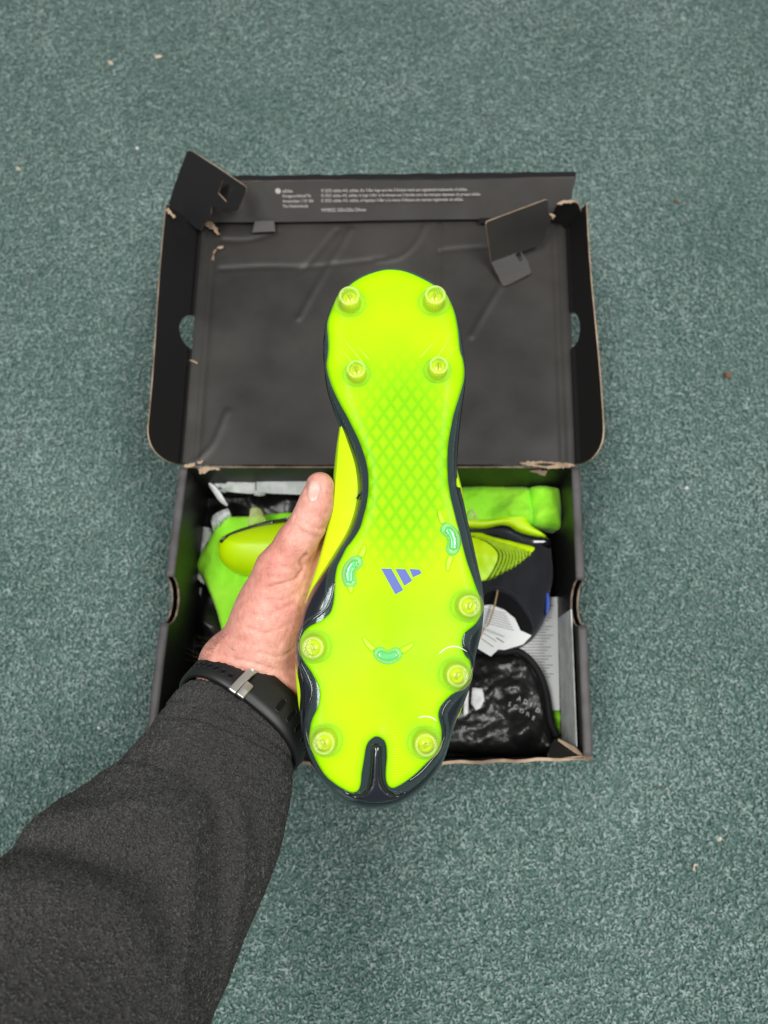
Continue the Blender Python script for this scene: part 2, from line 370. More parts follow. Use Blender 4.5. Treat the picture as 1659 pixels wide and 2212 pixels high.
# ================================================================== SETTING: the carpet
M_carpet = carpet_material()
g = 3.0
tag(mesh('carpet_floor', [(-g, -g, 0), (g, -g, 0), (g, g, 0), (-g, g, 0)], [(0, 1, 2, 3)], M_carpet, smooth=False), kind='structure')
def pile_material():
    m = bpy.data.materials.new('carpet_pile'); m.use_nodes = True; N, L = nodes_of(m); p = N['Principled BSDF']
    p.inputs['Roughness'].default_value = 0.9; p.inputs['Specular IOR Level'].default_value = 0.15
    oi = N.new('ShaderNodeObjectInfo'); ge = N.new('ShaderNodeNewGeometry')
    nz = N.new('ShaderNodeTexNoise'); nz.inputs['Scale'].default_value = 90; nz.inputs['Detail'].default_value = 3; L.new(ge.outputs['Position'], nz.inputs['Vector'])
    n2 = N.new('ShaderNodeTexNoise'); n2.inputs['Scale'].default_value = 6; n2.inputs['Detail'].default_value = 3; L.new(ge.outputs['Position'], n2.inputs['Vector'])
    q1 = N.new('ShaderNodeMath'); q1.operation = 'MULTIPLY_ADD'; L.new(nz.outputs[0], q1.inputs[0]); q1.inputs[1].default_value = 1.1; q0 = N.new('ShaderNodeMath'); q0.operation = 'MULTIPLY_ADD'; L.new(oi.outputs['Random'], q0.inputs[0]); q0.inputs[1].default_value = 0.8; q0.inputs[2].default_value = 0.0; L.new(q0.outputs[0], q1.inputs[2])
    q2 = N.new('ShaderNodeMath'); q2.operation = 'MULTIPLY_ADD'; L.new(n2.outputs[0], q2.inputs[0]); q2.inputs[1].default_value = 0.9; L.new(q1.outputs[0], q2.inputs[2])
    mr = N.new('ShaderNodeMapRange'); mr.inputs[1].default_value = 0.40; mr.inputs[2].default_value = 1.85; L.new(q2.outputs[0], mr.inputs[0])
    cr = N.new('ShaderNodeValToRGB'); L.new(mr.outputs[0], cr.inputs[0]); e = cr.color_ramp.elements
    e[0].position = 0.10; e[0].color = (0.066, 0.132, 0.115, 1); e[1].position = 0.95; e[1].color = (0.40, 0.51, 0.485, 1)
    for pos, c in ((0.35, (0.140, 0.238, 0.212)), (0.55, (0.205, 0.315, 0.286)), (0.66, (0.225, 0.280, 0.260)), (0.78, (0.29, 0.400, 0.370))): k = e.new(pos); k.color = (*c, 1)
    L.new(cr.outputs[0], p.inputs['Base Color'])
    return m
def make_pile():
    r = random.Random(2); V = []; Fc = []
    for k in range(4):                                        # one tuft: four bent yarn ends
        a = r.uniform(0, 6.28); c, s_ = math.cos(a), math.sin(a); x0, y0 = r.uniform(-.0007, .0007), r.uniform(-.0007, .0007); Lh = r.uniform(.0011, .0019); b0 = len(V)
        for i in range(4):
            t = i / 3; x = x0 + c * Lh * (t - .3); y = y0 + s_ * Lh * (t - .3) ; z = .0004 + .0016 * math.sin(math.pi * (0.15 + 0.75 * t)); w = .00036 * (1.0 - .25 * t)
            for q in range(4):
                g_ = math.pi / 2 * q; V.append((x - s_ * w * math.cos(g_), y + c * w * math.cos(g_), z + w * math.sin(g_)))
        for i in range(3):
            for q in range(4): Fc.append((b0 + 4 * i + q, b0 + 4 * i + (q + 1) % 4, b0 + 4 * i + 4 + (q + 1) % 4, b0 + 4 * i + 4 + q))
        Fc.append((b0 + 12, b0 + 13, b0 + 14, b0 + 15))
    tuft = bpy.data.meshes.new('tuft'); tuft.from_pydata(V, [], Fc); tuft.polygons.foreach_set('use_smooth', [True] * len(tuft.polygons)); tuft.materials.append(pile_material())
    to = bpy.data.objects.new('tuft', tuft)                     # never linked: only the source of the pile
    o = mesh('carpet_pile', [(-.76, -.45, .0003), (.76, -.45, .0003), (.76, 1.15, .0003), (-.76, 1.15, .0003)], [(0, 1, 2, 3)], M_carpet, smooth=False)
    ng = bpy.data.node_groups.new('pile', 'GeometryNodeTree'); ng.interface.new_socket('Geometry', in_out='INPUT', socket_type='NodeSocketGeometry'); ng.interface.new_socket('Geometry', in_out='OUTPUT', socket_type='NodeSocketGeometry')
    N, L = ng.nodes, ng.links; gi, go = N.new('NodeGroupInput'), N.new('NodeGroupOutput')
    d = N.new('GeometryNodeDistributePointsOnFaces'); d.inputs['Density'].default_value = 215000
    oi = N.new('GeometryNodeObjectInfo'); oi.inputs['Object'].default_value = to; oi.inputs['As Instance'].default_value = True
    ip = N.new('GeometryNodeInstanceOnPoints')
    rv = N.new('FunctionNodeRandomValue'); rv.data_type = 'FLOAT_VECTOR'; rv.inputs[0].default_value = (-.25, -.25, 0); rv.inputs[1].default_value = (.25, .25, 6.283)
    rs = N.new('FunctionNodeRandomValue'); rs.data_type = 'FLOAT'; rs.inputs[2].default_value = 0.65; rs.inputs[3].default_value = 1.25
    L.new(gi.outputs[0], d.inputs['Mesh']); L.new(d.outputs['Points'], ip.inputs['Points']); L.new(oi.outputs['Geometry'], ip.inputs['Instance']); L.new(rv.outputs[0], ip.inputs['Rotation']); L.new(rs.outputs[1], ip.inputs['Scale'])
    L.new(ip.outputs[0], go.inputs[0])
    md = o.modifiers.new('pile', 'NODES'); md.node_group = ng
    return tag(o, 'short speckled teal green carpet pile under everything', 'carpet pile', kind='stuff')
make_pile()
# ================================================================== SHOE BOX
box = empty('shoe_box', (0, 0.11, 0), label='open black cardboard shoe box with torn lid lying on green carpet', cat='box')
bpy.context.view_layer.update()
BL, BR, FR_, FL_ = (at(*p) for p in ((390, 1008, .12), (1250, 1008, .12), (1278, 1637, .12), (312, 1637, .12)))
def card(name, A, B, C, D, t, mats, parent, outline=None, holes=(), step=0.006, bow=None, smooth=False, side=1):
    """cardboard sheet on the quad A B C D; outline in metres from A (x along AB, y along AD)"""
    A, B, C, D = map(np.asarray, (A, B, C, D)); W = np.linalg.norm(B - A); Ht = np.linalg.norm(D - A)
    n = nrm(np.cross(B - A, D - A)) * side
    if outline is None: outline = [(0, 0), (W, 0), (W, Ht), (0, Ht)]
    ol = resample(np.array(outline, float), step, True) if len(outline) > 4 else densify(np.array(outline, float), step)
    def lift(P):
        s = P[:, 0:1] / W; q = P[:, 1:2] / Ht
        Q = A * (1 - s) * (1 - q) + B * s * (1 - q) + C * s * q + D * (1 - s) * q
        z = P[:, 2:3] + (bow(P[:, 0], P[:, 1], W, Ht)[:, None] if bow else 0)
        return Q + n * z
    return solid(name, ol, step, lambda V: np.full(len(V), t / 2), lambda V: np.full(len(V), -t / 2), mats, parent, holes=holes, split=True, world=True, lift=lift, smooth=smooth), W, Ht
def densify(P, step):
    out = []
    for a, b in zip(P, np.roll(P, -1, 0)):
        k = max(int(np.linalg.norm(b - a) / step), 1); out += [a + (b - a) * i / k for i in range(k)]
    return np.array(out)
def dz(p, z): return np.array([p[0], p[1], z])
def notch(W, Ht, c, r, d=None):
    d = d or r
    arc = [(c + r * math.cos(a), Ht - d * math.sin(a)) for a in np.linspace(0, math.pi, 17)]
    return densify(np.array([(0, 0), (W, 0), (W, Ht)] + arc + [(0, Ht)]), 0.006)
CARD = [M_cardw, M_kraftedge]
inw = 0.0052
def wall(p, q, notch_px=None, inner=True, rims=True, top=0.12):
    """one side of the tray: outer sheet, inner sheet and the folded rim between them"""
    p, q = dz(p, 0), dz(q, 0); d = nrm(q - p); nin = np.array([-d[1], d[0], 0])
    W = np.linalg.norm(q - p); cuts = None; ol = None
    if notch_px:
        a, b = (at(*x, .12) for x in notch_px); ca, cb = sorted(((a - p) @ d, (b - p) @ d)); cuts = (ca, cb)
        ol = notch(W, top, (ca + cb) / 2, (cb - ca) / 2, 0.022)
    up = np.array([0, 0, top])
    def mk(nm, off, o, zt):
        pp, qq = p + nin * off, q + nin * off; Wl = np.linalg.norm(qq - pp)
        o2 = o
        card(nm, pp, qq, qq + zt * up / top, pp + zt * up / top, 0.0015, CARD, box, outline=o2, step=0.008)
    mk('outer_wall', 0.0, ol, top)
    if inner: mk('inner_wall', inw, ol, top)
    if rims:
        segs = [(0.001, W - 0.001)] if not cuts else [(0.001, cuts[0]), (cuts[1], W - 0.001)]
        for s0, s1 in segs:
            rings = []
            for k in np.linspace(s0, s1, 24):
                c = p + d * k + nin * inw / 2 + np.array([0, 0, top + 0.0002 * math.sin(k * 90)])
                rings.append([c + nin * (0.0036 * math.cos(a)) + np.array([0, 0, 0.0017 * math.sin(a)]) for a in np.linspace(0, math.pi, 7)] + [c + nin * -0.0036 - up * .012, c + nin * 0.0036 - up * .012][::-1][::-1])
            loft('rim', [np.array(r) for r in rings], M_cardrim, box, world=True)
wall(BL, FL_, ((371, 1246), (354, 1346)))
wall(FR_, BR, ((1262, 1253), (1268, 1352)))
# back wall: single sheet, folds over into the lid
card('outer_wall', dz(BL, 0), dz(BR, 0), dz(BR, .119), dz(BL, .119), 0.0015, CARD, box, step=0.01, side=-1)
card('outer_wall', dz(FL_, 0), dz(FR_, 0), dz(FR_, .1185), dz(FL_, .1185), 0.0022, [M_cardw, M_kraft], box, step=0.008,
     bow=lambda x, y, W, Hh: 0.004 * np.sin(np.pi * x / W) * (y / Hh) + 0.0006 * np.sin(x * 210) * (y / Hh))
fl = [dz(p, 0.0025) for p in (FL_, FR_, BR, BL)]
card('floor_panel', *fl, 0.0015, CARD, box, step=0.03)
# loose inner flap at the near right corner
def on_plane(px, py, P0, n):
    r = ray(px, py); return CAM + r * (((P0 - CAM) @ n) / (r @ n))
def card_px(name, pts, plane, t, mats, parent, hole=None, step=0.005, curl=None):
    """sheet whose corners are seen at pts, lying on the plane through three points (px, py, z)"""
    Q = [at(*p) for p in plane]; n = nrm(np.cross(Q[1] - Q[0], Q[2] - Q[0]))
    if n @ (CAM - Q[0]) < 0: n = -n
    ex = nrm(Q[1] - Q[0]); ey = np.cross(n, ex)
    def uv(l): return np.array([((on_plane(x, y, Q[0], n) - Q[0]) @ ex, (on_plane(x, y, Q[0], n) - Q[0]) @ ey) for x, y in l])
    ol = densify(uv(pts), step); hs = [densify(uv(hole), step)] if hole else []
    def lift(P):
        z = P[:, 2:3] + (curl(P[:, 0], P[:, 1])[:, None] if curl else 0)
        return Q[0] + P[:, 0:1] * ex + P[:, 1:2] * ey + n * z
    return solid(name, ol, step, lambda V: np.full(len(V), t / 2), lambda V: np.full(len(V), -t / 2), mats, parent, holes=hs, split=True, world=True, lift=lift, smooth=False)
card_px('corner_flap', [(1196, 1600), (1206, 1597), (1240, 1613), (1262, 1634), (1272, 1634), (1268, 1640), (1186, 1640), (1183, 1628)],
        [(1190, 1640, .118), (1270, 1638, .118), (1200, 1598, .100)], 0.0016, [M_cardw, M_kraft], box)
card_px('corner_flap', [(1240, 1612), (1262, 1633), (1276, 1640), (1270, 1645), (1246, 1629), (1206, 1600), (1207, 1596)],
        [(1210, 1598, .106), (1272, 1640, .121), (1250, 1622, .116)], 0.0012, [M_kraft, M_kraft], box, step=0.003)

# ---- lid, thrown open towards the back, level with the rim
HL, HR = at(397, 1003, .1205), at(1245, 1004, .1205)
LFb, RFb = at(441, 470, .121), at(1222, 466, .121)
creases = [[(475, 582), (560, 578), (640, 580), (700, 576), (815, 560)], [(745, 500), (700, 580), (640, 690)], [(715, 500), (660, 570), (640, 590)],
           [(900, 490), (880, 530), (845, 560), (800, 566)], [(928, 480), (930, 560), (932, 700)], [(1080, 590), (1030, 680), (1005, 730)], [(930, 545), (990, 541), (1050, 538)],
           [(480, 520), (530, 520), (590, 505)], [(420, 1000), (460, 960), (490, 890)]]
creases = [np.array([at(x, y, .121)[:2] for x, y in smoothloop(c, 12, False)]) for c in creases]
def lidbow(x, y, W, Hh):
    P = HL + (HR - HL) * (x / W)[:, None]; P = P[:, :2] + (LFb - HL)[:2] * (y / Hh)[:, None]
    z = np.zeros(len(x))
    for c, s in zip(creases, (-1, 1, -1, 1, -1.2, 1, -1, -1, 1)): z += s * 0.0015 * np.exp(-(pdist(c, P, False) / 0.0024) ** 2)
    e = np.minimum(x, W - x); z += 0.0016 * np.exp(-((e - 0.006) / 0.0016) ** 2) - 0.0015 * np.exp(-((e - 0.0105) / 0.003) ** 2) + 0.003 * np.clip(1 - e / 0.004, 0, 1)
    z += 0.0016 * fbm(np.column_stack([P, np.zeros(len(P))]), 9, 3, 2.0)
    return z
lid, LW, LH = card('lid_panel', HL, HR, RFb, LFb, 0.0018, [M_card, M_kraftedge], box, step=0.0025, bow=lidbow, smooth=True)
def lid_side(A, B, C, D, hole_f, name='lid_side_wall', side=1):
    A, B, C, D = map(np.asarray, (A, B, C, D)); W = np.linalg.norm(B - A); Hh = np.linalg.norm(D - A)
    ol = [(0, 0.0)] + [(W, 0), (W, Hh)] + [(0.030 - 0.030 * math.sin(a), Hh - 0.030 * (1 - math.cos(a)) * (Hh / 0.030) * 0.93) for a in np.linspace(0, math.pi / 2, 9)]
    f0, f1 = hole_f; c = (f0 + f1) / 2 * W; r = (f1 - f0) / 2 * W
    hole = np.array([(c + r * math.cos(a) , 0.0015 + 0.40 * Hh * math.sin(a)) for a in np.linspace(0, math.pi, 15)])
    bw = lambda x, y, W_, H_: side * (-0.0015 * np.exp(-((y - 0.004) / 0.0015) ** 2) + 0.0012 * np.sin(x * 25) * (y / H_))
    return card(name, A, B, C, D, 0.0013, [M_cardw, M_kraft], lid, outline=densify(np.array(ol), 0.005), holes=[hole], step=0.005, bow=bw, smooth=False)
lid_side(at(399, 1003, .1215), at(440, 496, .1215), at(359, 442, .158), at(311, 1003, .158), (0.455, 0.60))
lid_side(at(1243, 1003, .1215), at(1222, 492, .1215), at(1268, 440, .158), at(1308, 1003, .158), (0.455, 0.605))
# end wall of the lid with the small print
EA, EB, EC, ED = at(455, 479, .1265), at(1221, 471, .1265), at(1244, 381, .163), at(415, 391, .163)
endw, EW, EH = card('lid_end_wall', EA, EB, EC, ED, 0.0020, [M_endcard, M_kraftedge], box, step=0.006,
     bow=lambda x, y, W, Hh: 0.0008 * np.sin(x * 22) , smooth=False)
eb = np.array([0, 0.0036, 0])
card('lid_end_wall', dz(EA, .1225) + eb, dz(EB, .1225) + eb, EC + eb, ED + eb, 0.0018, CARD, box, step=0.012)
card('lid_end_rim', ED + np.array([0, -.001, .0004]), EC + np.array([0, -.001, .0004]), EC + eb + np.array([0, .001, .0002]), ED + eb + np.array([0, .001, .0002]), 0.0012, [M_cardw, M_cardrim], box, step=0.006,
     bow=lambda x, y, W, Hh: 0.0006 * np.sin(x * 160) * np.sin(x * 37))
card_px('tuck_tab', [(551, 478), (592, 477), (595, 500), (545, 502)], [(545, 502, .1255), (595, 500, .1255), (570, 478, .131)], 0.0016, [M_card, M_kraftedge], lid)
card_px('tuck_tab', [(1035, 470), (1060, 470), (1062, 482), (1036, 482)], [(1036, 482, .126), (1062, 482, .126), (1050, 470, .130)], 0.0016, [M_cardw, M_kraftedge], lid)
# torn dust flaps at both far corners
card_px('corner_flap', [(366, 438), (378, 400), (404, 329), (409, 325), (416, 327), (470, 361), (529, 401), (533, 406), (532, 414), (516, 452), (510, 456), (488, 450), (458, 446), (456, 462), (434, 497), (424, 492), (398, 470), (370, 458)],
        [(408, 325, .186), (533, 405, .176), (433, 497, .135)], 0.0018, [M_cardw, M_kraft], lid, hole=[(472, 417), (490, 436), (505, 405), (482, 388)])
card_px('flap_tongue', [(476, 385), (506, 405), (492, 432), (468, 412)], [(476, 385, .163), (506, 405, .160), (492, 434, .150)], 0.0014, [M_card, M_kraftedge], lid)
card_px('corner_flap', [(1049, 483), (1052, 478), (1178, 431), (1183, 432), (1183, 460), (1192, 468), (1178, 500), (1168, 528), (1122, 545), (1061, 568), (1050, 490)],
        [(1049, 483, .164), (1181, 431, .166), (1061, 566, .130)], 0.0018, [M_card, M_kraft], lid)
card_px('flap_tongue', [(1061, 567), (1115, 547), (1113, 552), (1123, 567), (1129, 562), (1124, 543), (1140, 566), (1147, 588), (1145, 592), (1093, 618), (1086, 618)],
        [(1061, 566, .1305), (1122, 543, .1305), (1087, 618, .1245)], 0.0016, [M_card, M_kraftedge], lid)
card_px('corner_flap', [(1180, 410), (1237, 404), (1234, 428), (1205, 436), (1196, 452), (1186, 466), (1180, 455)], [(1180, 410, .150), (1237, 404, .150), (1190, 460, .130)], 0.0016, [M_cardw, M_kraft], lid)
card_px('corner_flap', [(1203, 441), (1215, 436), (1243, 433), (1250, 440), (1262, 476), (1271, 505), (1226, 497), (1200, 474), (1190, 468)], [(1205, 440, .150), (1243, 433, .160), (1230, 496, .124)], 0.0014, [M_cardw, M_kraft], lid)
# ragged kraft where the card tore
def torn(pts, z, parent, seed, m=M_kraft, hole=None):
    r = random.Random(seed); out = []
    c_ = np.mean(pts, 0); P = densify(c_ + (np.array(pts, float) - c_) * (0.95, 0.85), 3)
    for p in P: out.append((p[0] + r.uniform(-2.2, 2.2), p[1] + r.uniform(-1.5, 1.5)))
    return card_px('torn_edge', out, [(pts[0][0], pts[0][1], z), (pts[0][0] + 40, pts[0][1], z), (pts[0][0], pts[0][1] + 40, z - 0.004)], 0.0007, [m, m], parent, hole=hole, step=0.0012, curl=lambda x, y: 0.0005 * np.sin(x * 900 + seed) + 0.0005 * np.sin(y * 1300))
torn([(398, 1004), (408, 1002), (423, 1000), (422, 1007), (405, 1012), (399, 1011)], .1228, box, 1)
torn([(425, 999), (438, 994), (440, 998), (428, 1003)], .1235, box, 2)
torn([(427, 1012), (445, 1008), (474, 1010), (476, 1014), (452, 1016), (440, 1024), (428, 1025)], .1215, box, 3)
torn([(1120, 1000), (1140, 995), (1175, 996), (1210, 999), (1241, 1001), (1243, 1005), (1225, 1012), (1196, 1015), (1160, 1010), (1135, 1006)], .1232, box, 4,
     hole=[(1153, 1003), (1175, 1000), (1200, 1003), (1180, 1008)])
torn([(1140, 1016), (1165, 1013), (1183, 1019), (1180, 1029), (1160, 1024)], .114, box, 5, M_kraftedge)
torn([(362, 445), (368, 452), (374, 462), (380, 470), (374, 472), (364, 462), (359, 455)], .160, lid, 6)
torn([(441, 480), (452, 475), (462, 480), (470, 498), (478, 510), (472, 512), (460, 496), (447, 492)], .128, lid, 7)
torn([(470, 531), (481, 530), (483, 535), (470, 538), (464, 548), (461, 566), (457, 565), (460, 545)], .124, lid, 8)
torn([(1204, 438), (1222, 433), (1242, 432), (1246, 438), (1225, 439), (1206, 443)], .160, lid, 9)
torn([(1186, 460), (1195, 462), (1199, 470), (1192, 476), (1188, 468)], .150, lid, 10)
torn([(406, 776), (418, 777), (429, 783), (428, 787), (415, 783), (406, 780)], .124, lid, 11)
# small print on the end wall
pn = nrm(np.cross(EB - EA, ED - EA)); pn = pn if pn @ (CAM - EA) > 0 else -pn
px_ = nrm(EB - EA); py_ = np.cross(pn, px_)
def print_line(s, x, y, w, parent, P0, n, ex, ey, m, name='printed_line', lift=0.0022, stretch=1.0, size=None):
    cu = bpy.data.curves.new('t', 'FONT'); cu.body = s; cu.size = 1; cu.resolution_u = 2; cu.offset = 0.012
    o = bpy.data.objects.new('t', cu); col.objects.link(o); bpy.context.view_layer.update()
    me = o.evaluated_get(bpy.context.evaluated_depsgraph_get()).to_mesh()
    V = np.array([v.co[:] for v in me.vertices]); Fc = [tuple(p.vertices) for p in me.polygons]
    o.to_mesh_clear(); bpy.data.objects.remove(o); bpy.data.curves.remove(cu)
    a, b = on_plane(x, y, P0, n), on_plane(x + w, y, P0, n)
    k = np.linalg.norm(b - a) / (V[:, 0].max() - V[:, 0].min())
    if size: k = size
    W3 = a + n * lift + (V[:, 0:1] - V[:, 0].min()) * k * ex + V[:, 1:2] * k * stretch * ey
    return mesh(name, W3, Fc, m, parent, False, None, True)
bpy.context.view_layer.update()
for s, x, y, w in (('adidas', 611, 413.5, 22), ('Hoogoorddreef 9a', 611, 424, 61), ('Amsterdam 1101 BA', 611, 435, 67), ('The Netherlands', 611, 446, 55),
                ('© 2025 adidas AG. adidas, the 3-Bar logo and the 3-Stripes mark are registered trademarks of adidas.', 694, 412.5, 315),
                ('© 2025 adidas AG. adidas, le logo 3-Bar et la marque aux 3 bandes sont des marques deposees du groupe adidas.', 694, 423, 343),
                ('© 2025 adidas AG. adidas, el logotipo 3-Bar y la marca 3-Stripes son marcas registradas de adidas.', 694, 434, 306),
                ('WFB032 320x220x120mm', 694, 455, 97)):
    print_line(s, x, y, w, endw, EA, pn, px_, py_, M_print, stretch=1.25)
c0 = on_plane(601, 410, EA, pn) + pn * 0.0022
mesh('printed_mark', [c0 + 0.0026 * (math.cos(a) * px_ + math.sin(a) * py_) for a in np.linspace(0, 2 * math.pi, 16, endpoint=False)], [tuple(range(16))], M_print, endw, False, None, True)
# ================================================================== HELD FOOTBALL BOOT, sole towards the camera
SN = nrm(-ray(832, 1345)); SP = atd(838, 1250, 0.372)
def on_sole(px, py, w=0.0): return on_plane(px, py, SP + SN * w, SN)
SV = on_sole(850, 582) - on_sole(832, 1748); SV = nrm(SV); SU = np.cross(SV, SN)
SM = Matrix([[SU[i], SV[i], SN[i], SP[i]] for i in range(3)] + [[0, 0, 0, 1]])
boot = empty('football_boot', mat4=SM, label='neon lime football boot held up to show its studded sole', cat='football boot')
bpy.context.view_layer.update()
def uv(px, py, w=0.0):
    q = on_sole(px, py, w) - SP; return (q @ SU, q @ SV)
def R1(x, y): return (621 + x * .2767, 540 + y * .2767)
def R2(x, y): return (621 + x * .3174, 1053 + y * .3174)
lime_px = [R1(*p) for p in ((790,150),(900,160),(1000,195),(1100,245),(1175,292),(1240,345),(1280,420),(1310,500),(1330,600),(1340,700),(1350,790),(1370,850),(1382,930),(1380,1000),(1365,1070),(1340,1150),(1315,1230),(1295,1300),(1275,1400),(1258,1500),(1250,1600),(1250,1700),(1255,1800))] + \
 [R2(*p) for p in ((1100,0),(1112,70),(1132,150),(1152,230),(1172,300),(1190,380),(1205,440),(1225,510),(1250,580),(1275,650),(1300,720),(1315,780),(1318,840),(1305,890),(1280,930),(1245,960),(1215,985),(1195,1020),(1188,1060),(1195,1110),(1215,1150),(1240,1175),(1250,1210),(1245,1260),(1230,1310),(1200,1350),(1160,1385),(1120,1410),(1085,1440),(1055,1475),(1035,1510),(1028,1550),(1035,1590),(1045,1630),(1050,1670),(1045,1720),(1030,1770),(1005,1815),(975,1850),(930,1895),(880,1945),(830,1985),(780,2020),(730,2045),(705,2045),(685,2030),(672,2000),(668,1960),(670,1900),(675,1850),(675,1800),(672,1760),(660,1725),(635,1705),(605,1695),(575,1710),(550,1735),(535,1770),(525,1830),(515,1890),(505,1950),(500,2010),(490,2050),(475,2070),(450,2080),(420,2075),(370,2050),(310,2010),(255,1960),(215,1900),(180,1830),(155,1760),(150,1680),(158,1610),(175,1560),(200,1510),(215,1450),(218,1400),(205,1340),(180,1290),(150,1240),(115,1190),(95,1140),(85,1080),(90,1030),(110,985),(150,945),(200,920),(250,890),(290,850),(310,790),(318,720),(320,660),(325,600),(340,530),(370,470),(400,410),(440,360),(490,280),(515,200),(540,100))] + \
 [R1(*p) for p in ((632,1840),(628,1740),(615,1660),(595,1590),(570,1520),(540,1450),(500,1370),(460,1290),(420,1220),(375,1130),(340,1050),(315,970),(303,900),(312,830),(318,760),(315,680),(308,600),(315,540),(340,470),(370,400),(410,340),(470,285),(520,245),(600,200),(700,165))]
outer_px = [R1(*p) for p in ((790,146),(900,156),(1000,190),(1100,240),(1180,288),(1246,340),(1287,420),(1318,500),(1340,600),(1360,680),(1378,800),(1390,930),(1388,1050),(1373,1170),(1360,1260),(1350,1350),(1340,1450),(1332,1540),(1327,1640),(1326,1740),(1330,1840))] + \
 [R2(*p) for p in ((1175,0),(1187,50),(1202,110),(1221,200),(1240,280),(1260,370),(1280,460),(1300,550),(1319,630),(1333,720),(1338,800),(1333,890),(1321,980),(1301,1070),(1282,1160),(1266,1250),(1246,1340),(1216,1430),(1181,1510),(1151,1580),(1131,1640),(1111,1710),(1091,1780),(1066,1850),(1031,1920),(986,1980),(931,2040),(871,2090),(811,2130),(751,2160),(680,2180),(600,2190),(520,2185),(450,2165),(390,2140),(330,2100),(275,2050),(225,1990),(185,1930),(150,1860),(125,1790),(105,1710),(90,1620),(82,1530),(85,1460),(87,1400),(81,1340),(69,1280),(55,1200),(50,1140),(52,1080),(62,1010),(80,930),(100,850),(130,770),(170,690),(215,610),(260,540),(310,460),(360,380),(400,310),(430,240),(455,160),(470,80))] + \
 [R1(*p) for p in ((544,1900),(543,1830),(535,1760),(520,1680),(495,1600),(465,1520),(435,1440),(405,1370),(375,1290),(345,1210),(318,1130),(300,1050),(290,970),(282,880),(277,800),(279,720),(288,640),(300,560),(330,470),(362,398),(404,336),(466,280),(516,241),(598,196),(700,160))]
OUT = smoothloop([uv(*p, w=-0.009) for p in outer_px], 0.0018)
VMIN, VMAX = OUT[:, 1].min(), OUT[:, 1].max()
def bend(V):
    """toe spring and heel rise of the whole sole"""
    t = np.clip((VMIN + 0.075 - V[:, 1]) / 0.075, 0, 1); h = np.clip((V[:, 1] - VMAX + 0.05) / 0.05, 0, 1)
    return -0.0055 * t ** 2 - 0.0025 * h ** 2 - 0.0012 * np.exp(-((V[:, 1] - 0.035) / 0.05) ** 2)
def shell(V, e=0.0085, R=0.013):
    t = np.clip(pdist(OUT, V) / R, 0, 1)
    ins = inside(OUT, V); t = np.where(ins, t, 0)
    return -e * (1 - np.sqrt(1 - (1 - t) ** 2)) + bend(V)
def settle(pts, f, it=4):
    '''find where traced points sit on the curved surface w = f(u, v)'''
    P = np.array([uv(*p) for p in pts])
    for _ in range(it): P = np.array([uv(*p, w=w) for p, w in zip(pts, f(P))])
    return P
OUT = smoothloop(settle(outer_px, lambda P: bend(P) - 0.0085), 0.0018); VMIN, VMAX = OUT[:, 1].min(), OUT[:, 1].max()
LIM = smoothloop(settle(lime_px, lambda P: shell(P) + 0.0012), 0.0013)
solid('sole_frame', OUT, 0.003, lambda V: shell(V), lambda V: shell(V) * 0.2 - 0.016, M_frame, boot, rings=(0.0006, 0.0015, 0.003))
# clear skirt between frame and lime plate
dO = pdist(OUT, LIM); tl = np.roll(LIM, -2, 0) - np.roll(LIM, 2, 0); nl = np.stack([-tl[:, 1], tl[:, 0]], 1); nl /= np.linalg.norm(nl, axis=1)[:, None]
if inside(LIM, (LIM + nl * 0.0008)).mean() > 0.5: nl = -nl
amt = np.minimum(0.0050, 0.62 * dO); amt = np.convolve(np.r_[amt[-6:], amt, amt[:6]], np.ones(13) / 13, 'valid')
SK = LIM + nl * amt[:, None]
def simple_loop(P):
    """drop points that cross back over the loop"""
    d = pdist(LIM, P); return P[d > 0.8 * amt]
SK = resample(simple_loop(SK), 0.0014)
def edge_round(loop, V, r, h):
    t = np.clip(pdist(loop, V) / r, 0, 1); return -h * (1 - np.sqrt(np.clip(1 - (1 - t) ** 2, 0, 1)))
solid('clear_skirt', SK, 0.003, lambda V: shell(V) + 0.0009 + edge_round(SK, V, 0.0012, 0.0007), lambda V: shell(V) + 0.0002, M_skirt, boot, rings=(0.0005, 0.0012))
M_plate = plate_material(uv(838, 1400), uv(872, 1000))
stud_px = [((757, 656), (757, 640)), ((937, 654), (941, 634)), ((771, 808), (771, 800)), ((945, 800), (945, 793)),
           ((681, 1397), (679, 1399)), ((1008, 1309), (1012, 1309)), ((983, 1456), (986, 1459)), ((704, 1598), (702, 1602)), ((917, 1602), (918, 1607))]
STUD = settle([b for b, t in stud_px], lambda P: shell(P) + 0.002)
def platez(V):
    z = shell(V) + 0.0021 + edge_round(LIM, V, 0.0016, 0.0013)
    for s in STUD: z += 0.0007 * np.exp(-(np.linalg.norm(V - s, axis=1) / 0.0092) ** 4)
    z += 0.0009 * np.exp(-(np.abs(V[:, 0] - uv(845, 1550)[0] - 0.12 * (V[:, 1] - uv(845, 1550)[1])) / 0.004) ** 2) * np.clip((uv(0, 1480)[1] - V[:, 1]) / 0.03, 0, 1)
    return z
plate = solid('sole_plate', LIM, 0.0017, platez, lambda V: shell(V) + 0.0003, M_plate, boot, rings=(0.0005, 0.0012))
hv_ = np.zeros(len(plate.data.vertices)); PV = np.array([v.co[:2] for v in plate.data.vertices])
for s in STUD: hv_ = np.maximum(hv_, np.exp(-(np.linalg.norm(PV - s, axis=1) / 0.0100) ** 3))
hv_ = np.clip(hv_ + 0.9 * np.exp(-(pdist(LIM, PV) / 0.0030) ** 2), 0, 1)          # painted soft shade round the studs, and thicker greener plastic at the rim
plate.data.attributes.new('rim_stud_shade', 'FLOAT', 'POINT').data.foreach_set('value', hv_)
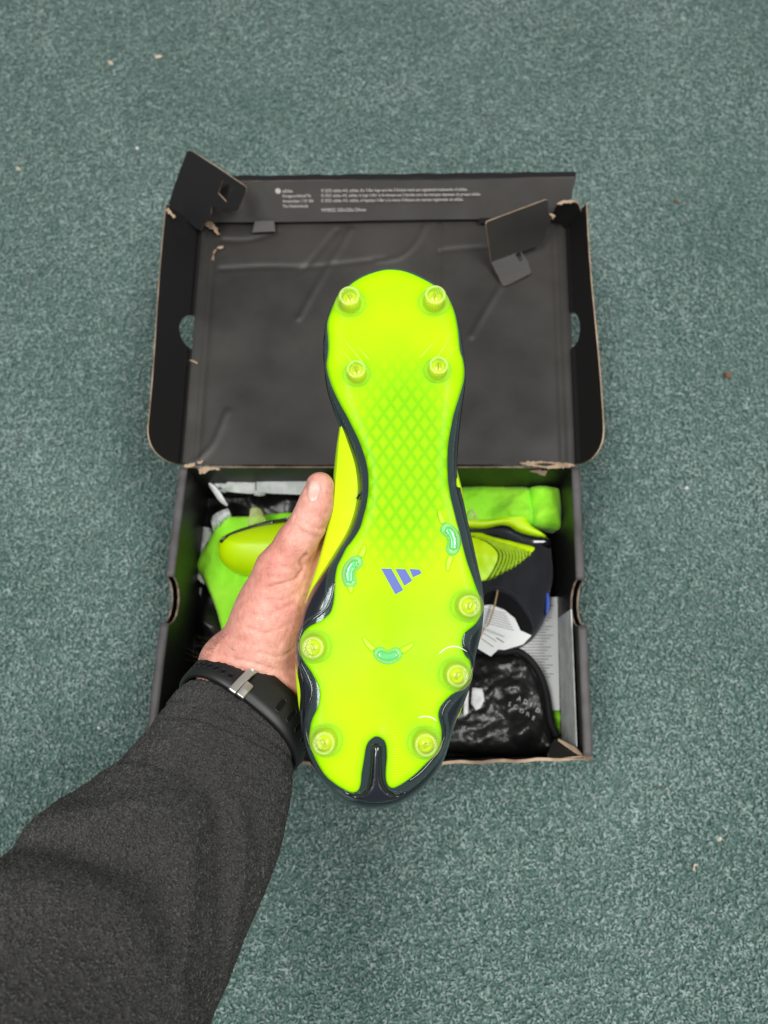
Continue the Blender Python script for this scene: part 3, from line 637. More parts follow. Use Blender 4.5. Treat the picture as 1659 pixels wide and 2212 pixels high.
# studs: clear cone, yellow core, milky tip with a raised slot
def at_surf(u, v): return float(platez(np.array([[u, v]]))[0])
for i, ((b, t), s) in enumerate(zip(stud_px, STUD)):
    big = 1.0 if i not in (2, 3) else 0.9
    hgt = 0.0086 if i < 2 else (0.0068 if i < 4 else 0.0095)
    z0 = at_surf(*s) - 0.0006
    lean = 0.10 if i < 4 else 0.03
    ax = nrm((s[0] * 1.2, (1 if s[1] > 0 else -1) * lean * 0.6, 1.0)) if i < 4 else nrm((s[0] * 0.8, -0.02, 1.0))
    ex = nrm(np.cross((0, 1, 0), ax)); ey = np.cross(ax, ex)
    SMx = Matrix([[ex[k], ey[k], ax[k], (s[0], s[1], z0)[k]] for k in range(3)] + [[0, 0, 0, 1]])
    r0, r1 = (0.0076 * big, 0.0059 * big) if i < 4 else (0.0078, 0.0057)
    st = lathe('stud', [(r0 * 1.14, 0.0001), (r0 * 1.06, 0.0009), (r0 * 1.0, 0.0014), (r0 * 0.93, 0.0024), ((r0 + r1) / 2, hgt * 0.55), (r1 * 1.03, hgt * 0.92), (r1 * 0.94, hgt * 0.985), (r1 * 0.80, hgt), (0.0001, hgt * 1.0)], M_clear, boot, M=SMx)
    lathe('core', [(r0 * 0.80, 0.0004), (r0 * 0.74, hgt * 0.20), (r1 * 0.78, hgt * 0.5), (r1 * 0.55, hgt * 0.72), (0.0002, hgt * 0.76)], M_core, st, M=SMx)
    ring = [(r1 * 0.72, hgt * 0.99), (r1 * 0.80, hgt * 1.02), (r1 * 0.90, hgt * 1.0), (r1 * 0.95, hgt * 0.96)]
    n = 26; V = [(r * math.cos(2 * math.pi * k / n), r * math.sin(2 * math.pi * k / n), z) for r, z in ring for k in range(n)]
    Fc = [(a * n + k, a * n + (k + 1) % n, (a + 1) * n + (k + 1) % n, (a + 1) * n + k) for a in range(len(ring) - 1) for k in range(n)]
    V = np.array(V) @ np.array(SMx)[:3, :3].T + np.array(SMx)[:3, 3]; mesh('tip_ring', V, [f[::-1] for f in Fc], M_tip, st)
    ang = (1.9, 1.2, 1.75, 1.5, 2.1, 1.2, 0.85, 2.1, 0.5)[i]
    pl = [(0.0017 * math.cos(q) * 0.5 + (0.0011 if -math.pi / 2 <= q <= math.pi / 2 else -0.0011), 0.00085 * math.sin(q)) for q in np.linspace(-math.pi, math.pi, 20, endpoint=False)]
    ca, sa = math.cos(ang), math.sin(ang)
    P3 = np.array([(x * ca - y * sa, x * sa + y * ca, hgt + 0.0002) for x, y in pl]) @ np.array(SMx)[:3, :3].T + np.array(SMx)[:3, 3]
    tube('tip_slot', P3, 0.00028, M_pill, st, n=6, closed=True)
# fine moulded flow lines beside the shank, and slanted ribs at the heel
for a_, b_ in (((738, 728), (790, 790)), ((735, 752), (775, 800)), ((930, 790), (985, 715)), ((945, 800), (990, 745)), ((770, 745), (800, 780)), ((905, 775), (940, 735))):
    P = settle(list(smoothloop([a_, ((a_[0] + b_[0]) / 2, (a_[1] + b_[1]) / 2), b_], 6, False)), platez); n = len(P)
    tube('moulded_rib', np.column_stack([P, platez(P) - 0.0004]), 0.0002 + 0.0007 * np.sin(np.linspace(0.05, 0.95, n) * math.pi), M_horn, plate, n=8)
for k in range(5):
    for pts in ([(1040 + 9 * k, 20), (1078 + 9 * k, 130), (1112 + 9 * k, 260), (1140 + 9 * k, 350)], [(520 - 8 * k, 330 + 8 * k), (455 - 8 * k, 430 + 8 * k), (405 - 8 * k, 530), (375 - 9 * k, 640)], [(500 - 10 * k, 200), (470 - 10 * k, 290), (440 - 12 * k, 360)][:3]):
        if pts[0][0] < 1000 and k > 2: continue
        P = settle([R2(*p) for p in pts], platez); P = smoothloop(P, 0.003, False)
        P = P[inside(LIM, P)]
        if len(P) > 4: tube('moulded_line', np.column_stack([P, platez(P) + 0.00002]), 0.00016, M_horn, plate, n=6)
M_glint = mat('painted_step_glint', (0.80, 0.86, 0.62), 0.12, 0.6, coat=1.0, coatr=0.03)  # highlight on the clear step painted as a pale colour
# three bean-shaped gel pads with their horn ridges
def bean(c, L, W, ang, curve, seed):
    """outline of a kidney: a bent stadium in pixels round c"""
    xs = np.linspace(-(L - W), L - W, 11); C = np.column_stack([xs, curve * (1 - (xs / (L - W)) ** 2) - curve * 0.5]); T = np.gradient(C, axis=0); T /= np.linalg.norm(T, axis=1)[:, None]; Nn = np.column_stack([-T[:, 1], T[:, 0]])
    def cap(p, t, n): return [p + W * (math.cos(a) * n + math.sin(a) * t) for a in np.linspace(0, math.pi, 7)[1:-1]]
    Q = list(C + Nn * W) + cap(C[-1], T[-1], Nn[-1]) + list((C - Nn * W)[::-1]) + cap(C[0], -T[0], -Nn[0])
    return [(c[0] + x * math.cos(ang) - y * math.sin(ang), c[1] + x * math.sin(ang) + y * math.cos(ang)) for x, y in Q]
def pad(c, L, W, ang, curve, horns):
    ol = smoothloop([uv(*p, w=0.003) for p in bean(c, L, W, ang, curve, 0)], 0.0007)
    o = solid('gel_pad', ol, 0.0009, lambda V: shell(V) + 0.0024 + 0.0024 * np.sqrt(np.clip(1 - (1 - np.clip(pdist(ol, V) / 0.0030, 0, 1)) ** 2, 0, 1)), lambda V: shell(V) + 0.001, M_bean2, boot, rings=(0.0003, 0.0008))
    il = smoothloop([uv(*p, w=0.004) for p in bean(c, L * 0.72, W * 0.58, ang, curve * 0.55, 0)], 0.0006)
    solid('gel_face', il, 0.0009, lambda V: shell(V) + 0.0050 + 0.0008 * np.sqrt(np.clip(1 - (1 - np.clip(pdist(il, V) / 0.0014, 0, 1)) ** 2, 0, 1)), lambda V: shell(V) + 0.0035, M_bean, o, rings=(0.0003, 0.0007))
    tube('gel_rim', [np.array([*p, 0]) + np.array([0, 0, z]) for p, z in zip(il, shell(il) + 0.0051)], 0.0003, M_clear, o, n=6, closed=True)
    for h in horns:
        P = np.array([uv(*p, w=0.003) for p in smoothloop(h, 4, False)]); n = len(P)
        z = shell(P) + 0.0024
        tube('horn_ridge', np.column_stack([P, z]), 0.0004 + 0.0014 * np.sin(np.linspace(0.15, 1, n) * math.pi * 0.62), M_horn, o, n=10, flat=0.6)
pad(R2(1120, 345), 37, 15, math.radians(74), -9, [[R2(1035, 150), R2(1045, 190), R2(1065, 240)], [R2(1092, 570), R2(1100, 510), R2(1118, 465)]])
pad(R2(432, 568), 37, 15.5, math.radians(108), 9, [[R2(525, 385), R2(515, 430), R2(495, 470)], [R2(432, 720), R2(432, 690), R2(425, 660)]])
pad(R2(682, 1146), 32, 15.5, math.radians(2), 8, [[R2(515, 1015), R2(545, 1060), R2(590, 1105)], [R2(858, 1060), R2(825, 1085), R2(775, 1115)]])
# three-bar mark printed on the plate
for q in (((637, 551), (706, 553), (788, 698), (735, 727)), ((735, 554), (802, 556), (849, 634), (796, 669)), ((831, 554), (898, 558), (911, 578), (906, 588), (855, 611))):
    ol = densify(np.array([uv(*R2(*p), w=0.002) for p in q]), 0.002)
    solid('logo_bar', ol, 0.0025, lambda V: platez(V) + 0.00025, lambda V: platez(V) - 0.0003, M_logo, boot, smooth=False)
# toe bridge
br = smoothloop([uv(*R2(*p)) for p in ((575,1765),(590,1748),(620,1746),(640,1768),(641,1840),(643,1920),(648,1990),(668,2045),(705,2082),(760,2098),(820,2085),(770,2130),(690,2158),(600,2168),(510,2158),(430,2125),(370,2085),(440,2098),(500,2090),(535,2058),(552,2010),(560,1950),(567,1860))], 0.0012)
solid('toe_bridge', br, 0.0016, lambda V: shell(V) + 0.0009 + 0.0028 * np.sqrt(np.clip(1 - (1 - np.clip(pdist(br, V) / 0.0026, 0, 1)) ** 2, 0, 1)), lambda V: shell(V) - 0.002, M_frame, boot, rings=(0.0004, 0.001))
# pale arcs painting the highlight on the clear layer's step; last arc plain lime
for pts in ([(1030, 1135), (1062, 1105), (1105, 1085), (1150, 1083), (1190, 1098), (1222, 1118)], [(888, 1568), (915, 1560), (950, 1558), (985, 1568), (1022, 1592)], [(972, 1180), (962, 1240), (970, 1300), (1000, 1345), (1050, 1372)]):
    P = settle([R2(*p) for p in pts], lambda Q: shell(Q) + 0.0024); P = smoothloop(P, 0.0012, False); n = len(P); big_ = pts[0][0] != 972
    tube('step_arc', np.column_stack([P, shell(P) + 0.0024]), (0.00038 if big_ else 0.00022) * np.sin(np.linspace(0.12, 0.95, n) * math.pi) ** 0.6, M_glint if big_ else M_horn, plate, n=8)
# raised lip following the scalloped edge on both sides of the forefoot
for lp in (((1210,985),(1200,1060),(1235,1120),(1262,1170),(1264,1240),(1240,1320)), ((1115,1440),(1070,1500),(1055,1560),(1075,1640),(1072,1710),(1040,1790),(975,1880),(900,1960),(830,2010)),
           ((320,640),(300,740),(260,830),(180,890),(105,950),(70,1050)), ((80,1180),(140,1290),(165,1380),(150,1460),(125,1540),(118,1650),(140,1770)), ((470,60),(495,20))):
    P = np.array([uv(*p, w=0.001) for p in smoothloop([R2(*q) for q in lp], 4, False)])
    tube('lip', np.column_stack([P, shell(P) + 0.0006]), 0.0007, M_frame, boot, n=8, flat=0.8)
# lime upper behind the sole
stn = [(600,790,900,.060),(640,735,955,.078),(700,712,988,.086),(760,705,997,.088),(820,706,1000,.088),(860,712,998,.086),(900,716,994,.084),(950,719,990,.080),(1000,719,996,.075),(1050,720,998,.070),(1100,717,1004,.066),(1150,705,1015,.063),(1200,692,1023,.060),(1250,677,1032,.058),(1300,660,1036,.056),(1350,645,1036,.054),(1400,636,1035,.051),(1450,635,1030,.048),(1500,639,1019,.044),(1550,645,1003,.040),(1600,655,980,.035),(1650,672,948,.029),(1700,703,912,.022),(1728,745,880,.014)]
ys = np.array([s[0] for s in stn], float); yy = np.linspace(618, 1722, 80)
Lp, Rp, Hp = (np.interp(yy, ys, [s[k] for s in stn]) for k in (1, 2, 3))
sm = lambda a: np.convolve(np.r_[[a[0]] * 2, a, [a[-1]] * 2], np.ones(5) / 5, 'valid')
Lp, Rp, Hp = sm(Lp), sm(Rp), sm(Hp)
show_l = np.interp(yy, [600, 850, 960, 1060, 1300, 1340, 1380, 1560, 1600], [2.4, 2.4, .8, 0, 0, 0.5, .2, .2, 1.2]); show_r = np.interp(yy, [600, 940, 1060, 1260, 1300, 1370, 1400, 1440, 1480, 1540, 1570], [2.2, 2.0, 0, 0, 1.2, 1.4, .9, 1.2, 1.0, 1.0, 1.6])
endt = np.clip(np.minimum((yy - 612) / 60, (1726 - yy) / 90), 0, 1); endt = 18 * (1 - np.sqrt(1 - (1 - endt) ** 2))
Lp += 12 * show_l + endt; Rp -= 12 * show_r + endt
rings = []
for y, l, r, h in zip(yy, Lp, Rp, Hp):
    a, b = uv(l, y, -0.014), uv(r, y, -0.014); c = (a[0] + b[0]) / 2; hw = (b[0] - a[0]) / 2; v = (a[1] + b[1]) / 2
    zb = bend(np.array([[c, v]]))[0]; rg = []
    for th in np.linspace(-0.42, math.pi + 0.42, 44):
        cs, sn = math.cos(th), math.sin(th)
        u = c - hw * math.copysign(abs(cs) ** 0.62, cs); w = zb - 0.014 - (h - 0.012) * (math.copysign(abs(sn) ** 0.85, sn) if sn > 0 else sn * 0.25)
        fold = 0.0011 * math.exp(-((w + 0.020) / 0.004) ** 2) * math.exp(-((y - 1020) / 110) ** 2) - 0.0009 * math.exp(-((w + 0.029) / 0.003) ** 2) * math.exp(-((y - 1020) / 110) ** 2)
        rg.append((u - math.copysign(fold, cs), v, w))
    rings.append(np.array(rg))
upper = loft('upper', rings, M_lime, boot)
# stitched seam along the inner side of the upper
P = []
for y in np.linspace(1085, 1300, 60):
    k = int((y - 618) / (1722 - 618) * 79); P.append(rings[k][7] + np.array([-0.0004, 0, 0]))
tube('seam', smoothloop(P[::3], 0.002, False), 0.0005, M_ridge, upper, n=6)
# knitted collar round the foot opening
cr = []
for k, (sc_, dw) in enumerate(((1.0, -0.060), (0.98, -0.085), (0.90, -0.105), (0.86, -0.118), (0.80, -0.118), (0.74, -0.09))):
    cr.append(np.array([(uv(855, 800)[0] + 0.031 * sc_ * math.cos(q), uv(855, 790)[1] + 0.045 * sc_ * math.sin(q), dw) for q in np.linspace(0, 2 * math.pi, 36, endpoint=False)]))
loft('collar', cr, M_knit, boot)
# ================================================================== PERSON: left hand and forearm reaching in from the lower left
def skin_material():
    m = bpy.data.materials.new('skin'); m.use_nodes = True; N, L = nodes_of(m); p = N['Principled BSDF']
    p.inputs['Roughness'].default_value = 0.46; p.inputs['Specular IOR Level'].default_value = 0.45
    p.inputs['Subsurface Weight'].default_value = 0.18; p.inputs['Subsurface Radius'].default_value = (0.004, 0.0016, 0.0009); p.inputs['Subsurface Scale'].default_value = 1.0
    tc = N.new('ShaderNodeTexCoord')
    def nz(s, d, sc=(1, 1, 1)):
        mp = N.new('ShaderNodeMapping'); mp.inputs['Scale'].default_value = sc; L.new(tc.outputs['Object'], mp.inputs[0])
        t = N.new('ShaderNodeTexNoise'); t.inputs['Scale'].default_value = s; t.inputs['Detail'].default_value = d; L.new(mp.outputs[0], t.inputs['Vector']); return t
    cr = N.new('ShaderNodeValToRGB'); L.new(nz(38, 4).outputs[0], cr.inputs[0]); e = cr.color_ramp.elements
    e[0].position = 0.33; e[0].color = (0.61, 0.235, 0.19, 1); e[1].position = 0.68; e[1].color = (0.72, 0.38, 0.305, 1)
    k = e.new(0.42); k.color = (0.65, 0.28, 0.22, 1); k = e.new(0.55); k.color = (0.69, 0.33, 0.26, 1)
    cr2 = N.new('ShaderNodeValToRGB'); L.new(nz(260, 3).outputs[0], cr2.inputs[0]); e = cr2.color_ramp.elements
    e[0].position = 0.36; e[0].color = (0.86, 0.80, 0.78, 1); e[1].position = 0.64; e[1].color = (1.05, 1.05, 1.05, 1)
    mx = N.new('ShaderNodeMix'); mx.data_type = 'RGBA'; mx.blend_type = 'MULTIPLY'; mx.inputs[0].default_value = 0.8; L.new(cr.outputs[0], mx.inputs[6]); L.new(cr2.outputs[0], mx.inputs[7])
    L.new(mx.outputs[2], p.inputs['Base Color'])
    # creased skin: stretched cells in two directions plus pores
    prev = None
    for s, st, dist, sc in ((330, 0.20, 0.0005, (1.0, 0.40, 0.8)), (620, 0.22, 0.0003, (0.5, 1.0, 0.8))):
        mp = N.new('ShaderNodeMapping'); mp.inputs['Scale'].default_value = sc; mp.inputs['Rotation'].default_value = (0, 0, 0.6); L.new(tc.outputs['Object'], mp.inputs[0])
        nn = N.new('ShaderNodeTexNoise'); nn.inputs['Scale'].default_value = s * 0.6; L.new(mp.outputs[0], nn.inputs['Vector'])
        vm = N.new('ShaderNodeVectorMath'); vm.operation = 'MULTIPLY_ADD'; L.new(nn.outputs['Color'], vm.inputs[0]); vm.inputs[1].default_value = (0.004,) * 3; L.new(mp.outputs[0], vm.inputs[2])
        v = N.new('ShaderNodeTexVoronoi'); v.feature = 'DISTANCE_TO_EDGE'; v.inputs['Scale'].default_value = s; L.new(vm.outputs[0], v.inputs['Vector'])
        mr = N.new('ShaderNodeMapRange'); mr.inputs[2].default_value = 0.22; L.new(v.outputs[0], mr.inputs[0])
        b = N.new('ShaderNodeBump'); b.inputs['Strength'].default_value = st; b.inputs['Distance'].default_value = dist; L.new(mr.outputs[0], b.inputs['Height'])
        if prev: L.new(prev.outputs[0], b.inputs['Normal'])
        prev = b
    L.new(prev.outputs[0], p.inputs['Normal'])
    return m
M_skin = skin_material()
def fleece_material():
    m = bpy.data.materials.new('grey_fleece'); m.use_nodes = True; N, L = nodes_of(m); p = N['Principled BSDF']
    p.inputs['Roughness'].default_value = 0.95; p.inputs['Specular IOR Level'].default_value = 0.1; p.inputs['Sheen Weight'].default_value = 0.25; p.inputs['Sheen Roughness'].default_value = 0.6
    tc = N.new('ShaderNodeTexCoord')
    nn = N.new('ShaderNodeTexNoise'); nn.inputs['Scale'].default_value = 420; nn.inputs['Detail'].default_value = 2; L.new(tc.outputs['Object'], nn.inputs['Vector'])
    vm = N.new('ShaderNodeVectorMath'); vm.operation = 'MULTIPLY_ADD'; L.new(nn.outputs['Color'], vm.inputs[0]); vm.inputs[1].default_value = (0.0022,) * 3; L.new(tc.outputs['Object'], vm.inputs[2])
    v = N.new('ShaderNodeTexVoronoi'); v.feature = 'SMOOTH_F1'; v.inputs['Scale'].default_value = 760; v.inputs['Smoothness'].default_value = 0.5; L.new(vm.outputs[0], v.inputs['Vector'])
    n2 = N.new('ShaderNodeTexNoise'); n2.inputs['Scale'].default_value = 1500; n2.inputs['Detail'].default_value = 3; L.new(tc.outputs['Object'], n2.inputs['Vector'])
    cr = N.new('ShaderNodeValToRGB'); L.new(v.outputs['Distance'], cr.inputs[0]); e = cr.color_ramp.elements
    e[0].position = 0.15; e[0].color = (0.047, 0.044, 0.0415, 1); e[1].position = 0.70; e[1].color = (0.022, 0.0205, 0.0195, 1)
    L.new(cr.outputs[0], p.inputs['Base Color'])
    b1 = N.new('ShaderNodeBump'); b1.invert = True; b1.inputs['Strength'].default_value = 0.9; b1.inputs['Distance'].default_value = 0.0009; L.new(v.outputs['Distance'], b1.inputs['Height'])
    b2 = N.new('ShaderNodeBump'); b2.inputs['Strength'].default_value = 0.5; b2.inputs['Distance'].default_value = 0.0008; L.new(n2.outputs[0], b2.inputs['Height']); L.new(b1.outputs[0], b2.inputs['Normal'])
    L.new(b2.outputs[0], p.inputs['Normal'])
    return m
M_fleece = fleece_material()

person = empty('person', atd(400, 1800, .37), label='bare left hand and grey fleece sleeve gripping the lime boot', cat='person')
bpy.context.view_layer.update()
# --- implicit hand: tapered capsules blended together
def cone_sdf(P, a, b, ra, rb):
    ba = b - a; L = ba @ ba; t = np.clip(((P - a) @ ba) / L, 0, 1)
    return np.linalg.norm(P - a - t[:, None] * ba, axis=1) - (ra + (rb - ra) * t)
def smin(a, b, k):
    h = np.clip(0.5 + 0.5 * (b - a) / k, 0, 1); return b + (a - b) * h - k * h * (1 - h)
def ell_sdf(P, c, axes, r):
    q = np.stack([(P - c) @ ax / rr for ax, rr in zip(axes, r)], 1); k = np.linalg.norm(q, axis=1); return (k - 1) * min(r) * 1.0
D = atd
thumb = [(D(560, 1392, .405), .0185), (D(606, 1228, .3965), .0128), (D(641, 1170, .392), .0104), (D(666, 1130, .390), .0095), (D(682, 1092, .3895), .0091), (D(691, 1050, .390), .0077)]
wr, wu = D(509, 1440, .412), D(596, 1502, .417)
fa = D(452, 1690, .388); fb = D(472, 1712, .390)
mcs = [D(668, 1262, .440), D(690, 1305, .452), D(698, 1360, .456), D(692, 1415, .452)]
fing = [[mcs[0], D(742, 1190, .462), D(812, 1152, .466), D(866, 1150, .458)],
        [mcs[1], D(782, 1255, .472), D(862, 1235, .474), D(925, 1238, .462)],
        [mcs[2], D(785, 1330, .474), D(862, 1320, .474), D(920, 1325, .462)],
        [mcs[3], D(762, 1405, .466), D(822, 1402, .466), D(868, 1408, .456)]]
frad = [(.0115, .0092, .0082, .0070), (.0115, .0094, .0084, .0072), (.0112, .0090, .0080, .0068), (.0105, .0080, .0072, .0062)]
th_dir = nrm(D(600, 1260, .397) - D(548, 1420, .405)); th_n = nrm(CAM - D(590, 1350, .40)); th_n = nrm(th_n - th_dir * (th_n @ th_dir)); th_x = np.cross(th_dir, th_n)
def hand_sdf(P):
    d = cone_sdf(P, fa, wr, .0165, .0180)
    d = smin(d, cone_sdf(P, fb, wu, .0165, .0190), .02)
    d = smin(d, cone_sdf(P, wr, wu, .0190, .0190), .012)
    for m, r in zip(mcs, (.0125, .0125, .012, .0115)):
        d = smin(d, cone_sdf(P, (wr * .45 + wu * .55) if m is mcs[0] else wu, m, .0165, r), .016)
    d = smin(d, ell_sdf(P, D(586, 1352, .405), (th_dir, th_x, th_n), (.036, .0235, .0175)), .010)          # thenar eminence
    d = smin(d, ell_sdf(P, D(650, 1440, .424), (nrm(mcs[3] - wu), th_x, th_n), (.034, .018, .015)), .012)     # heel of the hand
    t = None
    for (a, ra), (b, rb) in zip(thumb[:-1], thumb[1:]):
        c = cone_sdf(P, a, b, ra, rb); t = c if t is None else smin(t, c, .004)
    d = smin(d, t, .007)
    # web between thumb and index finger
    d = smin(d, cone_sdf(P, D(604, 1292, .416), D(652, 1282, .440), .010, .010), .010)
    for f, rr in zip(fing, frad):
        g_ = None
        for a, b, ra, rb in zip(f[:-1], f[1:], rr[:-1], rr[1:]):
            c = cone_sdf(P, a, b, ra, rb); g_ = c if g_ is None else smin(g_, c, .004)
        d = smin(d, g_, .005)
    return d
def surface_nets(f, lo, hi, h):
    n = np.ceil((hi - lo) / h).astype(int) + 1
    ax = [lo[i] + np.arange(n[i]) * h for i in range(3)]
    S = np.empty(n)
    for i in range(n[0]):
        Y, Z = np.meshgrid(ax[1], ax[2], indexing='ij')
        S[i] = f(np.column_stack([np.full(Y.size, ax[0][i]), Y.ravel(), Z.ravel()])).reshape(n[1], n[2])
    c = n - 1; acc = np.zeros((*c, 3)); cnt = np.zeros(c)
    off = [(a, b, d) for a in (0, 1) for b in (0, 1) for d in (0, 1)]
    def sub(o): return S[o[0]:o[0] + c[0], o[1]:o[1] + c[1], o[2]:o[2] + c[2]]
    for i, o in enumerate(off):
        for k in range(3):
            if o[k] == 0:
                q = list(o); q[k] = 1; A, B = sub(o), sub(q); m = (A < 0) != (B < 0)
                t = np.where(m, A / np.where(A - B == 0, 1, A - B), 0)
                p = np.zeros((*c, 3)); p[..., 0] = o[0]; p[..., 1] = o[1]; p[..., 2] = o[2]; p[..., k] = t
                acc += p * m[..., None]; cnt += m
    act = cnt > 0; idx = -np.ones(c, int); idx[act] = np.arange(act.sum())
    I = np.argwhere(act); V = lo + (I + acc[act] / cnt[act][:, None]) * h
    Fc = []
    for k in range(3):
        a, b = (k + 1) % 3, (k + 2) % 3
        sl0 = [slice(None)] * 3; sl0[k] = slice(0, -1); sl1 = [slice(None)] * 3; sl1[k] = slice(1, None)
        A, B = S[tuple(sl0)], S[tuple(sl1)]; E = np.argwhere((A < 0) != (B < 0))
        ok = (E[:, a] > 0) & (E[:, b] > 0) & (E[:, a] < c[a]) & (E[:, b] < c[b]); E = E[ok]
        flip = A[tuple(E.T)] < 0
        q = []
        for da, db in ((-1, -1), (0, -1), (0, 0), (-1, 0)):
            G = E.copy(); G[:, a] += da; G[:, b] += db; q.append(idx[tuple(G.T)])
        Q = np.stack(q, 1); Q[~flip] = Q[~flip][:, ::-1]; Fc.append(Q)
    return V, np.vstack(Fc)
allp = np.array([t[0] for t in thumb] + [wr, wu, D(450, 1560, .40), D(400, 1640, .40), D(540, 1650, .41)] + [q for f in fing for q in f])
lo, hi = allp.min(0) - 0.03, allp.max(0) + 0.03
V, Fq = surface_nets(hand_sdf, lo, hi, 0.0015)
def sdf_grad(P, e=4e-4):
    G = np.stack([hand_sdf(P + e * np.eye(3)[k]) - hand_sdf(P - e * np.eye(3)[k]) for k in range(3)], 1); return G / (np.linalg.norm(G, axis=1)[:, None] + 1e-12)
NV = sdf_grad(V); V = V - NV * hand_sdf(V)[:, None] * 0.9
PX = proj(V); facing = (NV @ nrm(CAM - D(600, 1300, .4))) > -0.1
hand_creases = [([(667, 1082), (661, 1062), (664, 1042), (672, 1034), (686, 1036), (695, 1048), (695, 1064), (690, 1080), (682, 1088), (672, 1088)], 0.00035, 3.0), ([(655, 1232), (640, 1252), (612, 1262), (575, 1272)], 0.0010, 3.0), ([(657, 1225), (650, 1215), (662, 1200)], 0.0012, 3.5),
    ([(637, 1118), (660, 1132), (684, 1142), (704, 1140)], 0.0006, 3.0), ([(650, 1146), (668, 1155), (690, 1160)], 0.0004, 2.5), ([(632, 1130), (645, 1140)], 0.0006, 2.5),
    ([(560, 1225), (590, 1222), (625, 1228), (650, 1240)], 0.0004, 3.0), ([(545, 1245), (585, 1245), (620, 1252)], 0.0004, 3.0),
    ([(470, 1432), (520, 1448), (570, 1462), (615, 1470)], 0.0008, 3.5), ([(480, 1418), (540, 1432), (600, 1448), (630, 1450)], 0.0006, 3.0), ([(540, 1475), (590, 1490), (625, 1505)], 0.0007, 3.5),
    ([(520, 1320), (560, 1330), (600, 1320), (640, 1300)], 0.00035, 3.0), ([(530, 1355), (575, 1368), (620, 1352)], 0.00035, 3.0), ([(600, 1400), (620, 1370), (632, 1330)], 0.0004, 3.0), ([(560, 1410), (600, 1420), (632, 1405)], 0.0005, 3.0), ([(570, 1300), (610, 1296), (640, 1282)], 0.0003, 3.0)]
for c, dep, w in hand_creases:
    dd = pdist(smoothloop(c, 5, False), PX[:, :2], False); V -= NV * (facing * dep * 2.2 * np.exp(-(dd / (0.8 * w)) ** 2))[:, None]
V += NV * (0.00035 * fbm(V, 110, 3, 1.0))[:, None]
hand = mesh('hand', V, Fq, M_skin, person, True, None, True)
# thumbnail laid on the surface
nl_px = smoothloop([(667, 1080), (666, 1060), (669, 1044), (675, 1038), (684, 1041), (691, 1050), (691, 1062), (687, 1075), (682, 1082), (674, 1083)], 1.6)
nv, nt, nb = fill2d(nl_px, 3.0)
def march(px, py):
    r = nrm(ray(px, py)); t = 0.33 / (r @ FWD)
    for _ in range(80):
        d = hand_sdf((CAM + r * t)[None])[0]; t += d * 0.8
        if d < 1e-5: break
    return CAM + r * t
N3 = np.array([march(x, y) for x, y in nv]); gN = sdf_grad(N3); ed = pdist(nl_px, nv)
N3 = N3 + gN * (0.00005 + 0.00055 * np.clip(ed / 3.0, 0, 1))[:, None]
mesh('thumbnail', N3, [t[::-1] for t in nt], M_nail, hand, True, None, True)
# dark hairs on the thumb side of the wrist
hv, hf = [], []
r_ = random.Random(8)
for i in range(46):
    x = r_.uniform(440, 520) if i % 7 == 0 else r_.uniform(440, 466); y = 1418 + r_.uniform(-50, 15) + (x - 440) * 0.25
    if i % 7: x = 440 + max(0, 1425 - y) * 0.80 + r_.uniform(0, 9)
    p = march(x, y)
    if abs(hand_sdf(p[None])[0]) > 1e-3: continue
    n_ = sdf_grad(p[None])[0]; d = nrm(n_ * r_.uniform(.35, .9) + UPV * r_.uniform(.2, .9) - RGT * r_.uniform(.5, 1.3) + np.array([r_.uniform(-.4, .4) for _ in range(3)]))
    L_ = r_.uniform(.005, .012); cu = np.array([r_.uniform(-1, 1) for _ in range(3)]) * 0.004
    s = nrm(np.cross(d, FWD)); b0 = len(hv)
    for k in range(5):
        t = k / 4; q = p + d * L_ * t + cu * t * t; w = 0.00006 * (1 - 0.7 * t)
        for a in range(3): hv.append(q + w * (math.cos(2.1 * a) * s + math.sin(2.1 * a) * np.cross(s, d)))
    for k in range(4):
        for a in range(3): hf.append((b0 + 3 * k + a, b0 + 3 * k + (a + 1) % 3, b0 + 3 * k + 3 + (a + 1) % 3, b0 + 3 * k + 3 + a))
tag(mesh('wrist_hair', hv, hf, M_hair, hand, True, None, True), kind='stuff')

# --- sleeve
def frames(C, n):
    C = np.asarray(C); T = np.gradient(C, axis=0); out = []
    for c, t in zip(C, T):
        t = nrm(t); e2 = nrm(CAM - c); e2 = nrm(e2 - t * (e2 @ t)); e1 = np.cross(t, e2); out.append((c, t, e1, e2))
    return out
slv = [((513, 1530), .411, .0372, .0330), ((492, 1575), .402, .0398, .0350), ((470, 1622), .394, .0432, .037), ((440, 1690), .381, .0480, .041), ((405, 1760), .369, .0520, .044), ((356, 1830), .355, .0545, .046), ((305, 1905), .342, .0570, .048), ((250, 1985), .329, .0605, .050), ((192, 2062), .316, .0635, .053), ((140, 2145), .303, .0660, .055), ((85, 2240), .289, .0690, .058), ((0, 2400), .268, .073, .062), ((-60, 2560), .25, .075, .064)]
Cs = smoothloop([np.r_[D(*s[0], s[1]), s[2], s[3]] for s in slv], 0.0017, False)
fr = frames(Cs[:, :3], 0); nphi = 150
rings = []; Ls = np.r_[0, np.cumsum(np.linalg.norm(np.diff(Cs[:, :3], axis=0), axis=1))]
sgn = 1.0 if (fr[0][2] @ RGT) > 0 else -1.0
